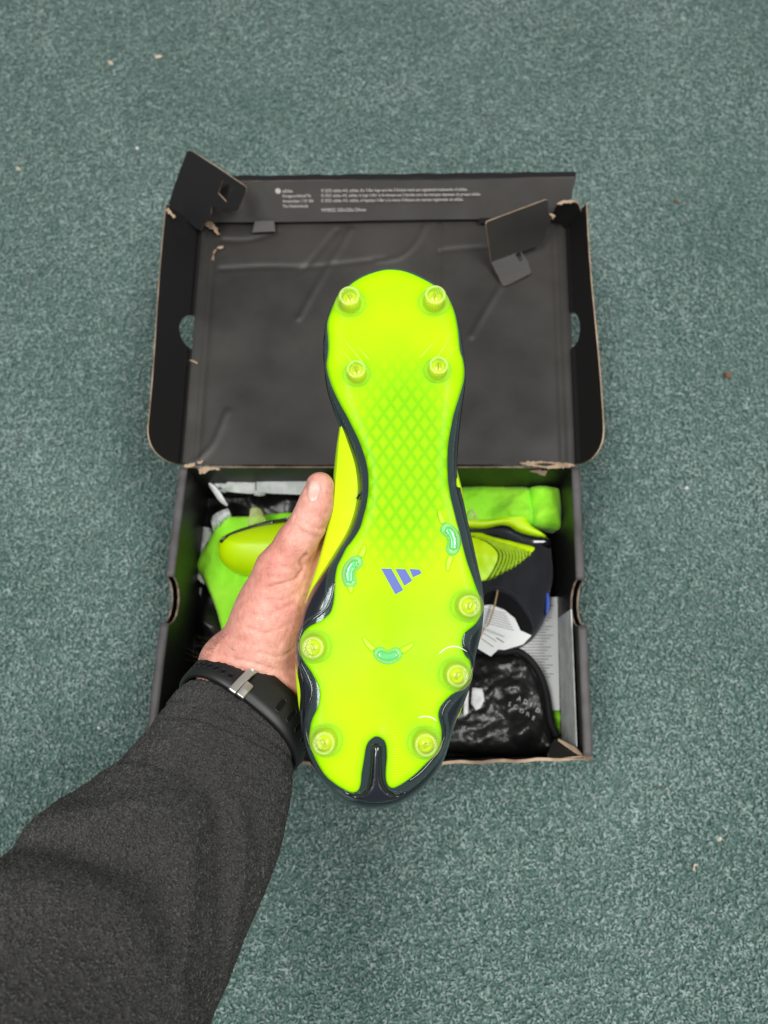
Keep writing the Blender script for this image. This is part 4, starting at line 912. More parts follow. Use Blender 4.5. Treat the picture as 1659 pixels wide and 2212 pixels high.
for k, ((c, t, e1, e2), (r1, r2)) in enumerate(zip(fr, Cs[:, 3:])):
    s = Ls[k]; rg = []
    for q in np.linspace(0, 2 * math.pi, nphi, endpoint=False):
        x, y = math.cos(q), math.sin(q)                 # x to image right, y to camera
        # cuff hem, seam line and the big slack folds
        dr = -0.0020 * math.exp(-((s - 0.0165 - 0.002 * x) / 0.0013) ** 2) - 0.0014 * math.exp(-((s - 0.027) / 0.0014) ** 2) + 0.0008 * math.exp(-((s - 0.010) / 0.005) ** 2)
        fr_ = min(1.0, max(0.0, (y + 0.45) / 0.5)) * min(1.0, max(0.0, (0.92 - x) / 0.45))
        f1 = s - (0.092 + 0.10 * max(0.0, x) ** 1.4 + 0.010 * math.sin(3 * q)); dr += fr_ * (0.0050 * min(1.0, max(0.0, 1.7 - 1.7 * x)) * math.exp(-(f1 / 0.014) ** 2) + min(1.0, max(0.0, 1 - 1.4 * x)) * (0.0050 * math.tanh(f1 / 0.013) - 0.0010))
        f2 = s - (0.055 + 0.075 * max(0.0, x) ** 2); dr += fr_ * max(0.0, x + 0.2) * (0.0056 * math.exp(-(f2 / 0.009) ** 2) - 0.0058 * math.exp(-((f2 - 0.016) / 0.008) ** 2))
        f3 = s - (0.135 + 0.06 * max(0.0, x) - 0.02 * x); dr += fr_ * max(0.0, 1 - max(0.0, x) * 1.3) * (0.0042 * math.exp(-(f3 / 0.015) ** 2) - 0.0046 * math.exp(-((f3 + 0.026) / 0.012) ** 2))
        dr -= 0.0052 * max(0.0, -x) * min(1.0, max(0.0, (s - 0.07) / 0.03))
        P0 = c + e1 * sgn * x * r1 + e2 * y * r2
        dr += 0.0028 * noise.noise(Vector(P0 * 22)) + 0.0006 * noise.noise(Vector(P0 * 70)) + 0.0003 * noise.noise(Vector(P0 * 420))
        if s < 0.004: dr -= 0.0030 * (1 - s / 0.004) ** 2
        rg.append(P0 + (e1 * sgn * x + e2 * y) * dr)
    rings.append(np.array(rg))
c, t, e1, e2 = fr[0]
lip = [c + t * 0.004 + (r - c) * 0.86 for r in rings[0]]; deep = [c + t * 0.03 + (r - c) * 0.86 for r in rings[0]]
sleeve = loft('sleeve', [np.array(deep), np.array(lip)] + rings, M_fleece, person, cap0=False, world=True)
def make_fleece():
    r = random.Random(5); V = []; Fc = []
    for k in range(3):                                          # a few curled fibre ends
        a = r.uniform(0, 6.28); c_, s_ = math.cos(a), math.sin(a); x0, y0 = r.uniform(-.0003, .0003), r.uniform(-.0003, .0003); b0 = len(V)
        for i in range(4):
            t = i / 3; x = x0 + c_ * .0008 * (t - .4); y = y0 + s_ * .0008 * (t - .4); z = .00062 * math.sin(math.pi * (0.1 + 0.8 * t)) - .0001; w = .00016
            for q in range(3): g_ = 2.094 * q; V.append((x - s_ * w * math.cos(g_), y + c_ * w * math.cos(g_), z + w * math.sin(g_)))
        for i in range(3):
            for q in range(3): Fc.append((b0 + 3 * i + q, b0 + 3 * i + (q + 1) % 3, b0 + 3 * i + 3 + (q + 1) % 3, b0 + 3 * i + 3 + q))
    me = bpy.data.meshes.new('fleece_curl'); me.from_pydata(V, [], Fc); me.polygons.foreach_set('use_smooth', [True] * len(me.polygons))
    m = mat('fleece_fibre', (0.047, 0.044, 0.041), 0.95, 0.1); N, L = nodes_of(m)
    oi_ = N.new('ShaderNodeObjectInfo'); ra = N.new('ShaderNodeValToRGB'); L.new(oi_.outputs['Random'], ra.inputs[0]); L.new(ra.outputs[0], N['Principled BSDF'].inputs['Base Color'])
    ra.color_ramp.elements[0].color = (0.041, 0.041, 0.040, 1); ra.color_ramp.elements[1].color = (0.088, 0.088, 0.085, 1)
    me.materials.append(m); src = bpy.data.objects.new('fleece_curl', me)
    o = bpy.data.objects.new('fleece_pile', sleeve.data.copy()); col.objects.link(o); o.parent = sleeve; tag(o, kind='stuff')
    ng = bpy.data.node_groups.new('fleece', 'GeometryNodeTree'); ng.interface.new_socket('Geometry', in_out='INPUT', socket_type='NodeSocketGeometry'); ng.interface.new_socket('Geometry', in_out='OUTPUT', socket_type='NodeSocketGeometry')
    N, L = ng.nodes, ng.links; gi, go = N.new('NodeGroupInput'), N.new('NodeGroupOutput')
    d = N.new('GeometryNodeDistributePointsOnFaces'); d.inputs['Density'].default_value = 1500000
    oi = N.new('GeometryNodeObjectInfo'); oi.inputs['Object'].default_value = src; oi.inputs['As Instance'].default_value = True
    ip = N.new('GeometryNodeInstanceOnPoints'); rt = N.new('FunctionNodeRotateRotation'); rt.rotation_space = 'LOCAL'
    rv = N.new('FunctionNodeRandomValue'); rv.data_type = 'FLOAT_VECTOR'; rv.inputs[0].default_value = (-.3, -.3, 0); rv.inputs[1].default_value = (.3, .3, 6.283)
    nz = N.new('ShaderNodeTexNoise'); nz.inputs['Scale'].default_value = 480; nz.inputs['Detail'].default_value = 1
    mr = N.new('ShaderNodeMapRange'); mr.inputs[1].default_value = 0.36; mr.inputs[2].default_value = 0.62; mr.inputs[3].default_value = 0.35; mr.inputs[4].default_value = 1.5
    L.new(nz.outputs[0], mr.inputs[0]); L.new(gi.outputs[0], d.inputs['Mesh']); L.new(d.outputs['Points'], ip.inputs['Points']); L.new(oi.outputs['Geometry'], ip.inputs['Instance'])
    L.new(d.outputs['Rotation'], rt.inputs[0]); L.new(rv.outputs[0], rt.inputs[1]); L.new(rt.outputs[0], ip.inputs['Rotation']); L.new(mr.outputs[0], ip.inputs['Scale']); L.new(ip.outputs[0], go.inputs[0])
    o.modifiers.new('fleece', 'NODES').node_group = ng
make_fleece()

# ================================================================== WRISTWATCH
watch = empty('wristwatch', D(525, 1540, .42), label='black silicone strap watch with steel buckle on the wrist', cat='wristwatch')
bpy.context.view_layer.update()
WC = D(532, 1536, .409); wa = nrm(D(590, 1474, .4255) - D(464, 1630, .387))
we2 = nrm(CAM - WC); we2 = nrm(we2 - wa * (we2 @ wa)); we1 = nrm(np.cross(we2, wa)); we1 = we1 if we1 @ RGT > 0 else -we1
RA, RB = 0.0364, 0.0275
def wp(phi, s, off=0.0):
    """point on the strap: phi in degrees (0 image right, 90 camera side), s along the arm, off outwards"""
    def pt(q):
        c_, s_ = math.cos(q), math.sin(q)
        return we1 * RA * math.copysign(abs(c_) ** 0.8, c_) + we2 * RB * math.copysign(abs(s_) ** 0.8, s_)
    q = rad(phi); d = pt(q + 0.03) - pt(q - 0.03); n_ = nrm(np.cross(d, wa)); p_ = pt(q)
    if n_ @ p_ < 0: n_ = -n_
    return WC + p_ + wa * s + n_ * off
def strap(name, p0, p1, hw, th, off, parent, m=M_strap, n=70):
    rings = []
    for ph in np.linspace(p0, p1, n):
        pr = [(-hw, 0), (-hw, th * .6), (-hw * .93, th), (-hw * 0.5, th * 1.05), (0, th * 1.06), (hw * 0.5, th * 1.05), (hw * .93, th), (hw, th * .6), (hw, 0)]
        rings.append(np.array([wp(ph, s, off + o) for s, o in pr]))
    return loft(name, rings, m, parent, world=True)
BUC0 = 100
low = strap('strap', 96, 262, 0.0106, 0.0034, 0.0, watch)
upp = strap('strap', -82, 99, 0.0110, 0.0034, 0.0024, watch)
def pill(ph, s, wdeg, hs, off, parent, name, m, rim):
    P = []
    for q in np.linspace(0, 2 * math.pi, 18, endpoint=False):
        x, y = math.cos(q), math.sin(q)
        P.append((ph + wdeg * math.copysign(abs(x) ** 0.6, x), s + hs * math.copysign(abs(y) ** 0.8, y)))
    V3 = [wp(a, b, off) for a, b in P]; o = mesh(name, V3, [tuple(range(18))], m, parent, False, None, True)
    if rim: tube('hole_rim', np.array(V3), rim, M_strap, parent, n=6, closed=True, world=True)
for ph in (76, 64, 52, 40, 28, 16, 4, -8): pill(ph, -0.0005, 2.5, 0.0042, 0.00605, upp, 'strap_slot', M_hole, 0.00035)
for ph in (114, 122, 130, 138, 146, 154, 162): pill(ph, -0.0042, 2.3, 0.0016, 0.00370, low, 'strap_hole', M_hole, 0.00030)
for ph in np.arange(106, 160, 2.0): tube('grip_rib', [wp(ph, 0.0035, 0.0035), wp(ph + 2.5, 0.0090, 0.0034)], 0.00035, M_strap, low, n=6, world=True)
# buckle frame, keeper and tongue
def bar(name, pts, r, m, n=10, closed=False): return tube(name, smoothloop([wp(*p) for p in pts], 0.001, closed), r, m, watch, n=n, closed=closed, world=True, flat=0.75)
phs = np.linspace(60, 150, 181); BUC = float(phs[np.argmin([np.linalg.norm(proj(wp(p, .006, .004))[:2] - np.array([541, 1463])) for p in phs])])
def flatbar(name, pts, w, t, m):
    P = smoothloop(pts, 0.5, False) if False else np.array(pts, float); P = np.stack([np.interp(np.linspace(0, 1, 26), np.linspace(0, 1, len(P)), P[:, k]) for k in range(3)], 1); rings = []
    for i, (ph, s_, o_) in enumerate(P):
        a_ = wp(ph, s_, o_); b_ = wp(*P[min(i + 1, 25)]) - wp(*P[max(i - 1, 0)]); d_ = nrm(b_); up_ = nrm(wp(ph, s_, o_ + .001) - a_); sd = np.cross(d_, up_)
        rings.append(np.array([a_ + sd * w / 2 * math.copysign(abs(math.cos(q)) ** .5, math.cos(q)) + up_ * t / 2 * math.copysign(abs(math.sin(q)) ** .5, math.sin(q)) for q in np.linspace(0, 2 * math.pi, 16, endpoint=False)]))
    return loft(name, rings, m, watch, world=True)
flatbar('buckle_frame', [(BUC + 3, -0.0125, .0060), (BUC + 2.5, -0.005, .0062), (BUC + 1.5, 0.003, .0062), (BUC - 1, 0.0085, .0060)], 0.0046, 0.0020, M_steel)
flatbar('buckle_keeper', [(BUC - 3.5, -0.0125, .0070), (BUC - 3.5, -0.008, .0074), (BUC - 3.5, -0.0035, .0070)], 0.0048, 0.0022, M_steel)
tri = [wp(BUC + 0.3, 0.0030, .0074), wp(BUC + 3.0, 0.0036, .0074), wp(BUC + 0.8, 0.0056, .0074)]
mesh('buckle_mark', tri, [(0, 1, 2)], M_print, watch, False, None, True)
rings = []
for k, (rr, dz_) in enumerate(((0.017, -0.004), (0.019, -0.001), (0.019, 0.007), (0.0175, 0.009))):
    b0 = wp(-90, 0, 0); o_ = -we2
    rings.append(np.array([b0 + o_ * dz_ + we1 * rr * math.cos(q) + wa * rr * math.sin(q) for q in np.linspace(0, 2 * math.pi, 32, endpoint=False)]))
loft('watch_case', rings, M_strap, watch, world=True)
# ================================================================== THINGS IN THE BOX
def xy(px, py, z): return at(px, py, z)[:2]
def pillow(name, pts, z0, h, R, mats, parent, hb=None, step=0.003, wr=0.0, wscale=60, seed=0.0, ridge=0.0, rscale=30, tilt=None, smoothpts=True, rings=(0.0008, 0.002), over=None, crump=0.0, cscale=30):
    """soft or moulded body seen from above: outline at height z0, rising h within R of its edge, hb below"""
    P = np.array([xy(x, y, z0) for x, y in pts]); ol = smoothloop(P, step) if smoothpts else densify(P, step)
    hb = h if hb is None else hb
    def prof(V): 
        t = np.clip(pdist(ol, V) / R, 0, 1); return np.sqrt(np.clip(1 - (1 - t) ** 2, 0, 1))
    def top(V):
        p = prof(V); z = z0 + h * p
        if wr: z = z + wr * p * fbm(V, wscale, 4, seed)
        if crump: z = z + crump * p * crumple(V, cscale, int(seed * 10))
        if ridge: z = z + ridge * p * (ridged(V, rscale, seed) ** 2 + 0.6 * ridged(V, rscale * 1.9, seed + 5) ** 3)
        if tilt: z = z + tilt[0] * (V[:, 0] - V[:, 0].mean()) + tilt[1] * (V[:, 1] - V[:, 1].mean())
        if over is not None: z = np.maximum(z, over(V))
        return z
    def bot(V):
        z = z0 - hb * prof(V)
        if tilt: z = z + tilt[0] * (V[:, 0] - V[:, 0].mean()) + tilt[1] * (V[:, 1] - V[:, 1].mean())
        return np.maximum(z, 0.0045)
    o = solid(name, ol, step, top, bot, mats, parent, rings=rings, world=parent is not None)
    return o, ol, top
def root(name, px, py, **kw):
    e = empty(name, (*xy(px, py, .01), 0.0035), **kw); bpy.context.view_layer.update(); return e

# white leaflet on the floor of the box
lf = root('printed_leaflet', 1170, 1430, label='white printed paper sheet under the boot at right of box', cat='leaflet')
o = card_px('sheet', [(1052, 1290), (1204, 1290), (1206, 1400), (1209, 1534), (1060, 1538)], [(1052, 1300, .055), (1205, 1300, .055), (1060, 1538, .055)], 0.0006, [M_paper, M_paper], lf, step=0.01)
pa, pb, pc = at(1052, 1300, .055), at(1205, 1300, .055), at(1060, 1538, .055)
n_ = nrm(np.cross(pb - pa, pc - pa)); n_ = n_ if n_[2] > 0 else -n_; ex_ = nrm(pb - pa); ey_ = np.cross(n_, ex_)
for k in range(26):
    y = 1308 + k * 6.4
    if y > 1465: break
    x0, x1 = 1100, 1196 - (k * 7) % 23
    q = [on_plane(a, b, pa, n_) + n_ * 0.0006 for a, b in ((x0, y), (x1, y), (x1, y + 1.5), (x0, y + 1.5))]
    mesh('text_line', q, [(3, 2, 1, 0)], M_ink, o, False, None, True)
# white label glued to the right inner wall
wl = root('card_strip', 1225, 1460, label='pale card strip standing against the right inner wall', cat='card')
A_, B_, C_, D_ = at(1207, 1335, .060), at(1214, 1602, .060), at(1246, 1613, .110), at(1234, 1316, .108)
card('strip', A_, B_, C_, D_, 0.0008, [M_tyvek, M_tyvek], wl, step=0.01)

# black plastic lining, crumpled round the contents at the left and back
lin, *_ = pillow('plastic_liner', [(402, 1075), (455, 1040), (520, 1035), (640, 1042), (760, 1055), (900, 1070), (960, 1130), (900, 1210), (760, 1260), (640, 1330), (560, 1480), (470, 1560), (400, 1540), (395, 1400), (415, 1250)], .024, .022, .03, M_poly, None, hb=.02, step=.0026, crump=.010, cscale=24, seed=1.7)
tag(lin, 'crumpled shiny black plastic liner at back left of box', 'plastic liner')
# grey tape strip along its top edge
tp = root('fibre_tape', 560, 1045, label='grey white fibre tape strip along the back of box', cat='tape')
def ribbon(name, top, bottom, zt, zb, parent, m, seed=0.0, amp=0.0016):
    n = 30; T = smoothloop(top, 1, False); B = smoothloop(bottom, 1, False)
    T = np.stack([np.interp(np.linspace(0, 1, n), np.linspace(0, 1, len(T)), T[:, k]) for k in (0, 1)], 1); B = np.stack([np.interp(np.linspace(0, 1, n), np.linspace(0, 1, len(B)), B[:, k]) for k in (0, 1)], 1)
    V = []
    for i in range(n):
        for j in range(5):
            t = j / 4; p = T[i] * (1 - t) + B[i] * t; z = zt * (1 - t) + zb * t
            V.append(at(p[0], p[1], z + amp * noise.noise(Vector((i * .35 + seed, j * .9, seed))) + amp * math.sin(math.pi * t)))
    m_ = len(V); V += [v - np.array([0, 0, .0008]) for v in V]
    Fc = [(i * 5 + j, i * 5 + j + 1, i * 5 + j + 6, i * 5 + j + 5) for i in range(n - 1) for j in range(4)]
    Fc += [tuple(m_ + q for q in f[::-1]) for f in Fc]
    return mesh(name, V, Fc, m, parent, True, None, True)
ribbon('strip', [(478, 1052), (500, 1036), (531, 1026), (551, 1023)], [(483, 1060), (515, 1064), (540, 1066), (552, 1065)], .086, .080, tp, M_tyvek, 1.0)
ribbon('strip', [(554, 1024), (600, 1026), (650, 1028), (700, 1036)], [(554, 1063), (600, 1066), (650, 1068), (700, 1069)], .088, .082, tp, M_tyvek, 3.0)
ribbon('tape_end', [(450, 1041), (462, 1048), (476, 1064), (492, 1091)], [(452, 1052), (460, 1062), (472, 1080), (488, 1093)], .084, .078, tp, M_paper, 5.0)
ribbon('tape_end', [(462, 1044), (474, 1043), (486, 1044)], [(470, 1054), (478, 1053), (486, 1051)], .082, .08, tp, M_tyvek, 6.0)
ribbon('tape_tab', [(550, 1059), (562, 1058), (572, 1060)], [(548, 1069), (560, 1071), (573, 1069)], .080, .077, tp, M_tyvek, 7.0)
ribbon('tape_tab', [(472, 1057), (482, 1056), (491, 1058)], [(474, 1063), (484, 1064), (490, 1062)], .078, .076, tp, M_tyvek, 8.0)
ribbon('tape_tab', [(577, 1061), (586, 1061), (598, 1064)], [(578, 1065), (588, 1066), (596, 1066)], .078, .076, tp, M_tyvek, 9.0)
ts = root('tissue_sheet', 440, 1200, label='crumpled grey white tissue edge left of the lime bag', cat='tissue paper')
ribbon('tissue', [(455, 1125), (462, 1112), (478, 1103), (492, 1098)], [(461, 1148), (475, 1138), (492, 1124), (502, 1117)], .062, .058, ts, M_tyvek, 11.0, .006)
ribbon('tissue', [(434, 1137), (432, 1170), (427, 1210), (424, 1250)], [(452, 1140), (461, 1150), (446, 1200), (441, 1262)], .048, .050, ts, M_paper, 12.0, .004)
ribbon('tissue', [(425, 1260), (430, 1300), (431, 1345), (428, 1390)], [(437, 1265), (438, 1310), (440, 1350), (437, 1392)], .034, .036, ts, M_tyvek, 13.0, .004)
# lime fabric bag the spare boot is half wrapped in
bg = root('fabric_bag', 600, 1180, label='lime green fabric bag wrapped round the boot in the box', cat='fabric bag')
pillow('bag_cloth', [(425, 1226), (430, 1206), (442, 1181), (458, 1155), (478, 1133), (504, 1118), (546, 1115), (620, 1108), (700, 1112), (720, 1160), (640, 1250), (560, 1330), (520, 1370), (486, 1372), (475, 1345), (469, 1322), (459, 1294), (447, 1267), (434, 1245)], .052, .008, .008, M_bag, bg, hb=.03, wr=.003, wscale=45, seed=2.2, crump=.0065, cscale=24, step=.0022)
pillow('bag_cloth', [(900, 1075), (980, 1058), (1010, 1053), (1060, 1049), (1100, 1053), (1140, 1056), (1150, 1070), (1152, 1130), (1120, 1140), (1000, 1138), (920, 1130)], .066, .014, .014, M_bag, bg, hb=.03, wr=.003, wscale=45, seed=4.2, crump=.0050, cscale=22, step=.0022)
pillow('bag_hem', [(1138, 1060), (1152, 1053), (1170, 1052), (1195, 1056), (1207, 1062), (1211, 1085), (1212, 1115), (1210, 1142), (1190, 1142), (1165, 1138), (1148, 1130), (1143, 1100)], .072, .013, .010, M_bag, bg, hb=.03, wr=.002, wscale=80, seed=6.2, crump=.0035, cscale=34, step=.002)
pillow('bag_end', [(1184, 1528), (1212, 1524), (1220, 1560), (1226, 1598), (1205, 1600), (1186, 1580)], .042, .008, .012, M_bag, bg, hb=.02, wr=.004, wscale=90, seed=8.2, crump=.004, cscale=40, step=.002)

# ---- the second boot, lying on its side, toe to the left, sole towards the back
b2 = root('spare_football_boot', 830, 1220, label='second lime and navy football boot lying in the box', cat='football boot')
def R8(x, y): return (983 + x * .1855, 1026 + y * .1855)
Z2 = 0.066
body, bol, btop = pillow('knit_body', [(560, 1150), (700, 1130), (850, 1128), (1016, 1142), (1087, 1142), (1130, 1155), (1183, 1172), (1192, 1211), (1194, 1249), (1187, 1288), (1178, 1332), (1168, 1356), (1148, 1384), (1113, 1404), (1070, 1412), (1020, 1408), (965, 1380), (900, 1320), (820, 1290), (700, 1268), (580, 1240)], Z2, .026, .034, M_knit, b2, hb=.05, step=.0034, wr=.003, wscale=30, seed=.4)
vamp, vol, vtop = pillow('vamp', [(471, 1185), (476, 1168), (500, 1152), (560, 1134), (640, 1124), (760, 1120), (900, 1132), (1000, 1150), (1022, 1157), (1055, 1173), (1082, 1180), (1110, 1187), (1136, 1194), (1144, 1200), (1130, 1215), (1108, 1233), (1075, 1252), (1042, 1266), (980, 1275), (860, 1270), (700, 1262), (600, 1258), (523, 1242), (500, 1233), (484, 1221), (474, 1206)], Z2 + .003, .027, .034, M_lime, b2, hb=.05, step=.0026, over=lambda V: np.where(inside(bol, V), btop(V) + .0016, 0))
# concentric rubber ridges at the side of the vamp
top_line = np.array([(1018, 1155), (1060, 1168), (1100, 1180), (1145, 1196)], float); bot_line = np.array([(1036, 1268), (1075, 1252), (1108, 1234), (1145, 1204)], float)
basec = np.array([(1005, 1148), (1022, 1157), (1052, 1172), (1073, 1191), (1078, 1204), (1065, 1223), (1037, 1243), (1010, 1258)], float)
def mixline(l, t): return np.array([np.interp(t, np.linspace(0, 1, len(l)), l[:, k]) for k in (0, 1)])
for k in range(10):
    t = k / 9.0
    tp_, bt_ = mixline(top_line, 0.05 + 0.92 * t), mixline(bot_line, 0.02 + 0.95 * t)
    mid = np.array([1080 + 62 * t ** 0.92, 1200 - 1.5 * t]); bulge = 1 - 0.55 * t
    pts = [tp_, tp_ * .55 + mid * .45 + np.array([6, -5]) * bulge, mid, bt_ * .55 + mid * .45 + np.array([7, 5]) * bulge, bt_]
    L2 = smoothloop(pts, 3, False); W2 = np.array([xy(x, y, Z2 + .026) for x, y in L2]); zz = vtop(W2)
    zz = np.where(inside(vol, W2), zz, Z2 + .012)
    W3 = np.array([xy(x - 3.6 * math.cos(0), y, Z2 + .026) for x, y in L2]); z3 = np.where(inside(vol, W3), vtop(W3), Z2 + .010)
    tube('groove_shade', np.column_stack([W3, z3 + 0.0003]), 0.0007, M_grooveshade, vamp, n=6, world=True)  # dark tube painting the shade in the gap between ridges
    tube('ridge', np.column_stack([W2, zz + 0.0002]), 0.0013, M_ridge, vamp, n=8, world=True)
sf, *_ = pillow('sole_frame', [(474, 1168), (500, 1150), (560, 1130), (625, 1117), (640, 1119), (640, 1124), (560, 1137), (505, 1155), (482, 1172)], Z2 + .020, .006, .006, M_frame, b2, hb=.03, step=.002)
pillow('sole_frame', [R8(*p) for p in ((100, 620), (190, 622), (330, 618), (480, 585), (560, 578), (640, 595), (720, 645), (850, 690), (1050, 725), (1115, 770), (1125, 830), (1060, 865), (900, 885), (820, 870), (700, 820), (560, 770), (420, 730), (300, 712), (200, 702), (100, 690))], Z2 + .016, .008, .009, M_frame, b2, hb=.03, step=.002, rings=(.0006, .0015))
spl, *_ = pillow('sole_plate', [R8(*p) for p in ((60, 520), (180, 515), (330, 520), (470, 510), (570, 490), (600, 470), (640, 440), (720, 420), (790, 450), (830, 520), (900, 600), (980, 650), (1065, 715), (1000, 722), (850, 690), (730, 650), (640, 600), (560, 582), (480, 590), (330, 618), (190, 615), (60, 612))], Z2 + .012, .004, .006, M_lime, b2, hb=.02, step=.002, rings=(.0006, .0015))
for q in ([(600, 500), (612, 420), (640, 375), (700, 362), (760, 380), (800, 430), (812, 480), (760, 500), (680, 470)], [(110, 540), (130, 440), (170, 405), (215, 410), (245, 450), (262, 520), (200, 545)]):
    pillow('stud', [R8(*p) for p in q], Z2 + .012, .006, .006, M_tip, b2, hb=.006, step=.0016, rings=(.0006,))
def R9(x, y): return (400 + .2018 * x, 1004 + .2018 * y)
for q in ([(668, 650), (690, 540), (700, 480), (740, 460), (790, 465), (825, 490), (850, 560), (880, 590), (800, 625)], [(1170, 540), (1215, 480), (1235, 400), (1260, 365), (1310, 375), (1300, 560)]):
    pillow('stud', [R9(*p) for p in q], Z2 + .014, .006, .006, M_tip, b2, hb=.006, step=.0016, rings=(.0006,))
# ankle opening: padded edge, and a dark sheet painting the shade inside
op = [(1036, 1290), (1050, 1278), (1075, 1276), (1102, 1288), (1125, 1310), (1142, 1338), (1150, 1358), (1140, 1372), (1118, 1388), (1080, 1400), (1040, 1402), (1010, 1380), (1008, 1330)]
P = smoothloop([xy(*p, Z2 + .022) for p in op], .002); zz = btop(P)
pillow('foot_opening_shade', op, Z2 + .027, .0006, .01, M_dark, b2, hb=.012, step=.003)
tube('collar_edge', np.column_stack([P, np.maximum(zz, Z2 + .018) + .001]), .0024, M_knit, b2, n=10, closed=True, world=True)
tb = [(1179, 1281), (1185, 1283), (1188, 1300), (1186, 1318), (1180, 1330), (1178, 1305)]
pillow('heel_tab', tb, Z2 + .014, .004, .003, M_blue, b2, hb=.02, step=.0015, rings=(.0004,))
# swing tags hanging out of the opening, with their string
tg = root('swing_tag', 1060, 1360, label='white printed swing tags on string in the spare boot opening', cat='swing tag')
t1 = card_px('tag', [(1035, 1310), (1060, 1306), (1090, 1318), (1112, 1336), (1124, 1362), (1148, 1373), (1130, 1392), (1090, 1404), (1035, 1400)], [(1035, 1310, .096), (1110, 1335, .097), (1040, 1400, .100)], .0006, [M_paper, M_paper], tg, step=.004)
t2 = card_px('tag', [(1030, 1372), (1048, 1352), (1060, 1352), (1102, 1376), (1088, 1392), (1060, 1418), (1030, 1400)], [(1030, 1372, .1005), (1100, 1376, .1015), (1060, 1418, .104)], .0006, [M_paper, M_paper], tg, step=.004)
def ink(parent, rows, plane):
    Q = [at(*p) for p in plane]; n = nrm(np.cross(Q[1] - Q[0], Q[2] - Q[0])); n = n if n[2] > 0 else -n
    for (x0, y0, x1, y1, w) in rows:
        d = np.array([x1 - x0, y1 - y0], float); d /= np.linalg.norm(d); m = np.array([-d[1], d[0]]) * w / 2
        q = [on_plane(*(np.array(c) + s * m), Q[0], n) + n * .0006 for c, s in (((x0, y0), -1), ((x1, y1), -1), ((x1, y1), 1), ((x0, y0), 1))]
        mesh('text_line', q, [(3, 2, 1, 0)], M_ink, parent, False, None, True)
ink(t1, [(1046, 1315 + 5 * k, 1092 + 3 * k, 1326 + 6 * k, 1.3) for k in range(7)], [(1035, 1310, .096), (1110, 1335, .097), (1040, 1400, .100)])
ink(t2, [(1044, 1368, 1072, 1386, 1.3), (1040, 1380, 1066, 1398, 1.6), (1072, 1378, 1088, 1388, 2.5)], [(1030, 1372, .1005), (1100, 1376, .1015), (1060, 1418, .104)])
tube('string', smoothloop([at(1075, 1275, .098), at(1070, 1300, .102), at(1062, 1330, .104), at(1054, 1350, .1045)], .003, False), .0007, M_string, tg, n=8, world=True)
tube('string', smoothloop([at(1040, 1352, .105), at(1055, 1358, .1055), at(1075, 1367, .105), at(1092, 1375, .1035)], .003, False), .0006, M_paper, tg, n=8, world=True)
tube('string', smoothloop([at(1054, 1350, .1045), at(1044, 1362, .105), at(1036, 1380, .104)], .003, False), .0006, M_string, tg, n=8, world=True)

# ---- black plastic bag in the near right part of the box
pb_ = root('plastic_bag', 1080, 1530, label='crinkled glossy black plastic bag at the front of the box', cat='plastic bag')
Z3 = .056
bag, bol3, btop3 = pillow('bag_film', [(900, 1420), (1000, 1412), (1060, 1410), (1110, 1412), (1138, 1424), (1158, 1450), (1172, 1485), (1180, 1520), (1184, 1556), (1196, 1590), (1206, 1612), (1190, 1630), (1120, 1634), (1000, 1628), (880, 1620), (780, 1600), (740, 1500), (800, 1440)], Z3, .014, .020, M_poly, pb_, hb=.04, step=.0019, crump=.0065, cscale=26, seed=3.3, wr=.003, wscale=60)
hm = smoothloop([xy(*p, Z3 + .008) for p in ((1040, 1408), (1085, 1410), (1115, 1408), (1140, 1424), (1161, 1452), (1175, 1488), (1182, 1525), (1188, 1562), (1204, 1594))], .003, False)
tube('bag_hem', np.column_stack([hm, np.full(len(hm), Z3 + .012)]), .0030, M_hem, pb_, n=10, world=True)
for q in ([(1022, 1484), (1044, 1486), (1048, 1510), (1040, 1528), (1030, 1534), (1020, 1518)], [(1004, 1500), (1015, 1490), (1013, 1540), (1003, 1546)]):
    P = np.array([xy(*p, Z3 + .022) for p in q]); ol = densify(P, .002)
    solid('white_patch', ol, .002, lambda V: btop3(V) + .0008, lambda V: btop3(V) + .0002, M_paper, pb_, world=True)
ez = np.array([0, 0, 1.0]); P0 = at(1130, 1510, Z3 + .026)
def letters(s, pts, size):
    for ch, (x, y), a in zip(s, pts, np.linspace(-0.25, -0.6, len(s))):
        ex = np.array([math.cos(a), math.sin(a), 0]); ey = np.array([-math.sin(a), math.cos(a), 0])
        o = print_line(ch, x, y, size, bag, P0, ez, ex, ey, M_grey, name='printed_letter', lift=0.0, size=size * 0.00048)
        me = o.data; W = np.array([v.co[:] for v in me.vertices]) + np.array(pb_.location); zz = btop3(W[:, :2]) + .0006
        for v, z in zip(me.vertices, zz): v.co.z = z - pb_.location.z
letters('ADID', [(1122, 1510), (1138, 1516), (1153, 1523), (1164, 1534)], 10.5)
letters('SCORE', [(1104, 1522), (1116, 1527), (1129, 1536), (1143, 1543), (1154, 1552)], 10)
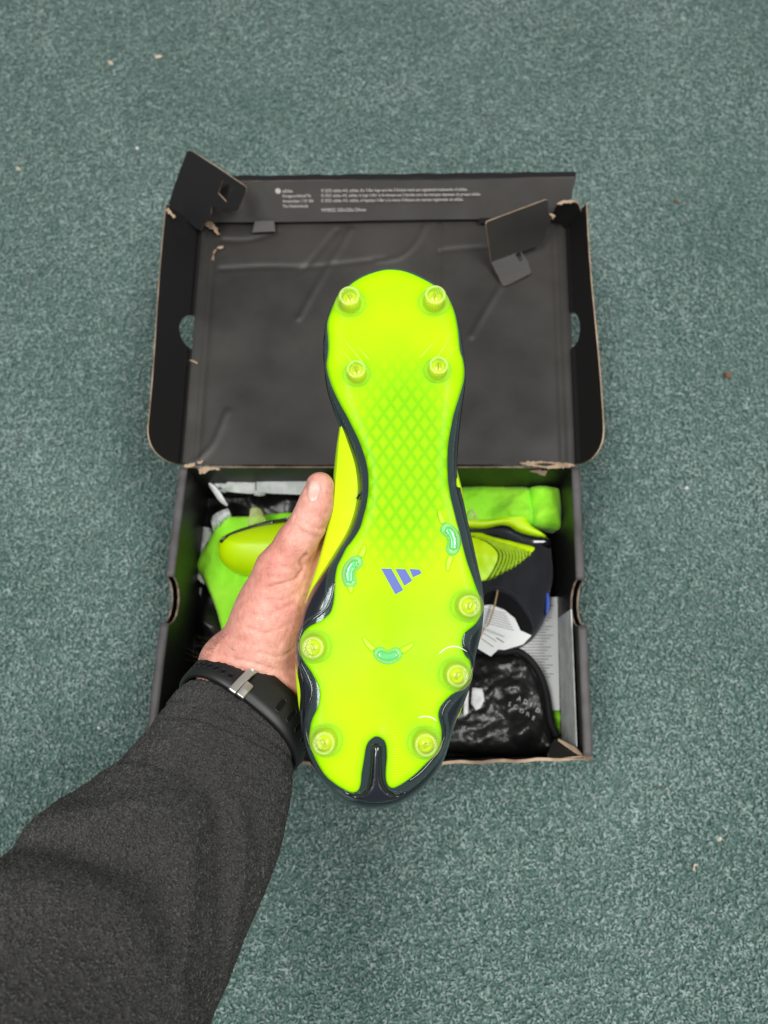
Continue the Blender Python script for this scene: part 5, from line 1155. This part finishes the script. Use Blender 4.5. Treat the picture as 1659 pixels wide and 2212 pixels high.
# ================================================================== CRUMBS ON THE CARPET
def crumb(name, px, py, pts, h, m, label, cat='crumb'):
    c = at(px, py, 0.0015); P = smoothloop([xy(px + .75 * x, py + .75 * y, 0.0015) for x, y in pts], .0006) - c[:2]
    o = solid(name, P, .001, lambda V: .0008 + h * np.sqrt(np.clip(1 - (1 - np.clip(pdist(P, V) / .0015, 0, 1)) ** 2, 0, 1)) + .0006 * fbm(V, 700, 2, px), lambda V: np.zeros(len(V)), m, None, rings=(.0004,))
    o.location = (c[0], c[1], 0.0016); return tag(o, label, cat)
crumb('wood_chip', 240, 138, [(-7, -2), (-2, -4), (6, -1), (7, 3), (2, 4), (-5, 2)], .0022, M_crumb, 'pale wood chip at the upper left of the carpet')
crumb('wood_chip', 343, 124, [(-10, 1), (-4, -2), (9, -3), (10, 0), (0, 3), (-8, 4)], .0015, M_crumb, 'thin pale splinter above the lid corner flap')
crumb('wood_chip', 41, 366, [(-5, -3), (1, -3), (6, 2), (5, 5), (-1, 3), (-6, 0)], .0018, M_crumb, 'pale chip on carpet near the left picture edge')
crumb('wood_chip', 1461, 436, [(-4, -3), (2, -4), (5, 1), (2, 4), (-4, 3)], .0016, M_crumb2, 'small brown chip right of the open lid')
crumb('wood_chip', 1570, 813, [(-7, -5), (3, -8), (8, -2), (5, 4), (1, 8), (-6, 5)], .0035, M_crumb2, 'biggest brown crumb on carpet near the right edge')
crumb('wood_chip', 1553, 1812, [(-3, -6), (3, -6), (6, 0), (1, 5), (-4, 4), (-1, -1)], .0018, M_crumb, 'pale orange crumb low on the right of the carpet')
crumb('wood_chip', 1500, 1872, [(-6, 10), (-4, 0), (-3, -6), (2, -8), (9, -7), (9, -5), (1, -3), (-1, 3), (-3, 11)], .0012, M_crumb, 'bent L-shaped splinter at lower right of the carpet')
crumb('wood_chip', 379, 1144, [(-5, 0), (0, -3), (5, -1), (3, 2), (-3, 3)], .0014, M_crumb2, 'tiny orange chip beside the left box wall')
crumb('wood_chip', 1425, 1695, [(-4, 2), (0, -3), (4, -3), (2, 2)], .001, M_crumb, 'tiny tan chip on carpet right of the box front')
crumb('lint_ball', 297, 322, [(-4, -2), (3, -4), (5, 2), (0, 4), (-4, 2)], .0018, M_crumb3, 'small white lint speck left of the lid flap')
crumb('lint_ball', 1482, 1055, [(-4, -3), (3, -4), (5, 2), (0, 4), (-4, 3)], .0018, M_crumb3, 'small white lint speck right of the box rim')
crumb('lint_ball', 214, 1572, [(-4, -2), (2, -4), (5, 1), (0, 4), (-4, 2)], .0018, M_crumb3, 'white lint speck left of the fleece cuff')
hr = smoothloop([at(1036, 232, .002), at(1038, 243, .003), at(1046, 248, .003), at(1056, 250, .002), at(1062, 257, .0015)], .002, False)
tag(mesh('tmp', [], [], M_hair) if False else tube('hair_strand', hr, .00035, M_hair, None, n=6), 'short dark curled hair on carpet above the lid', 'hair')
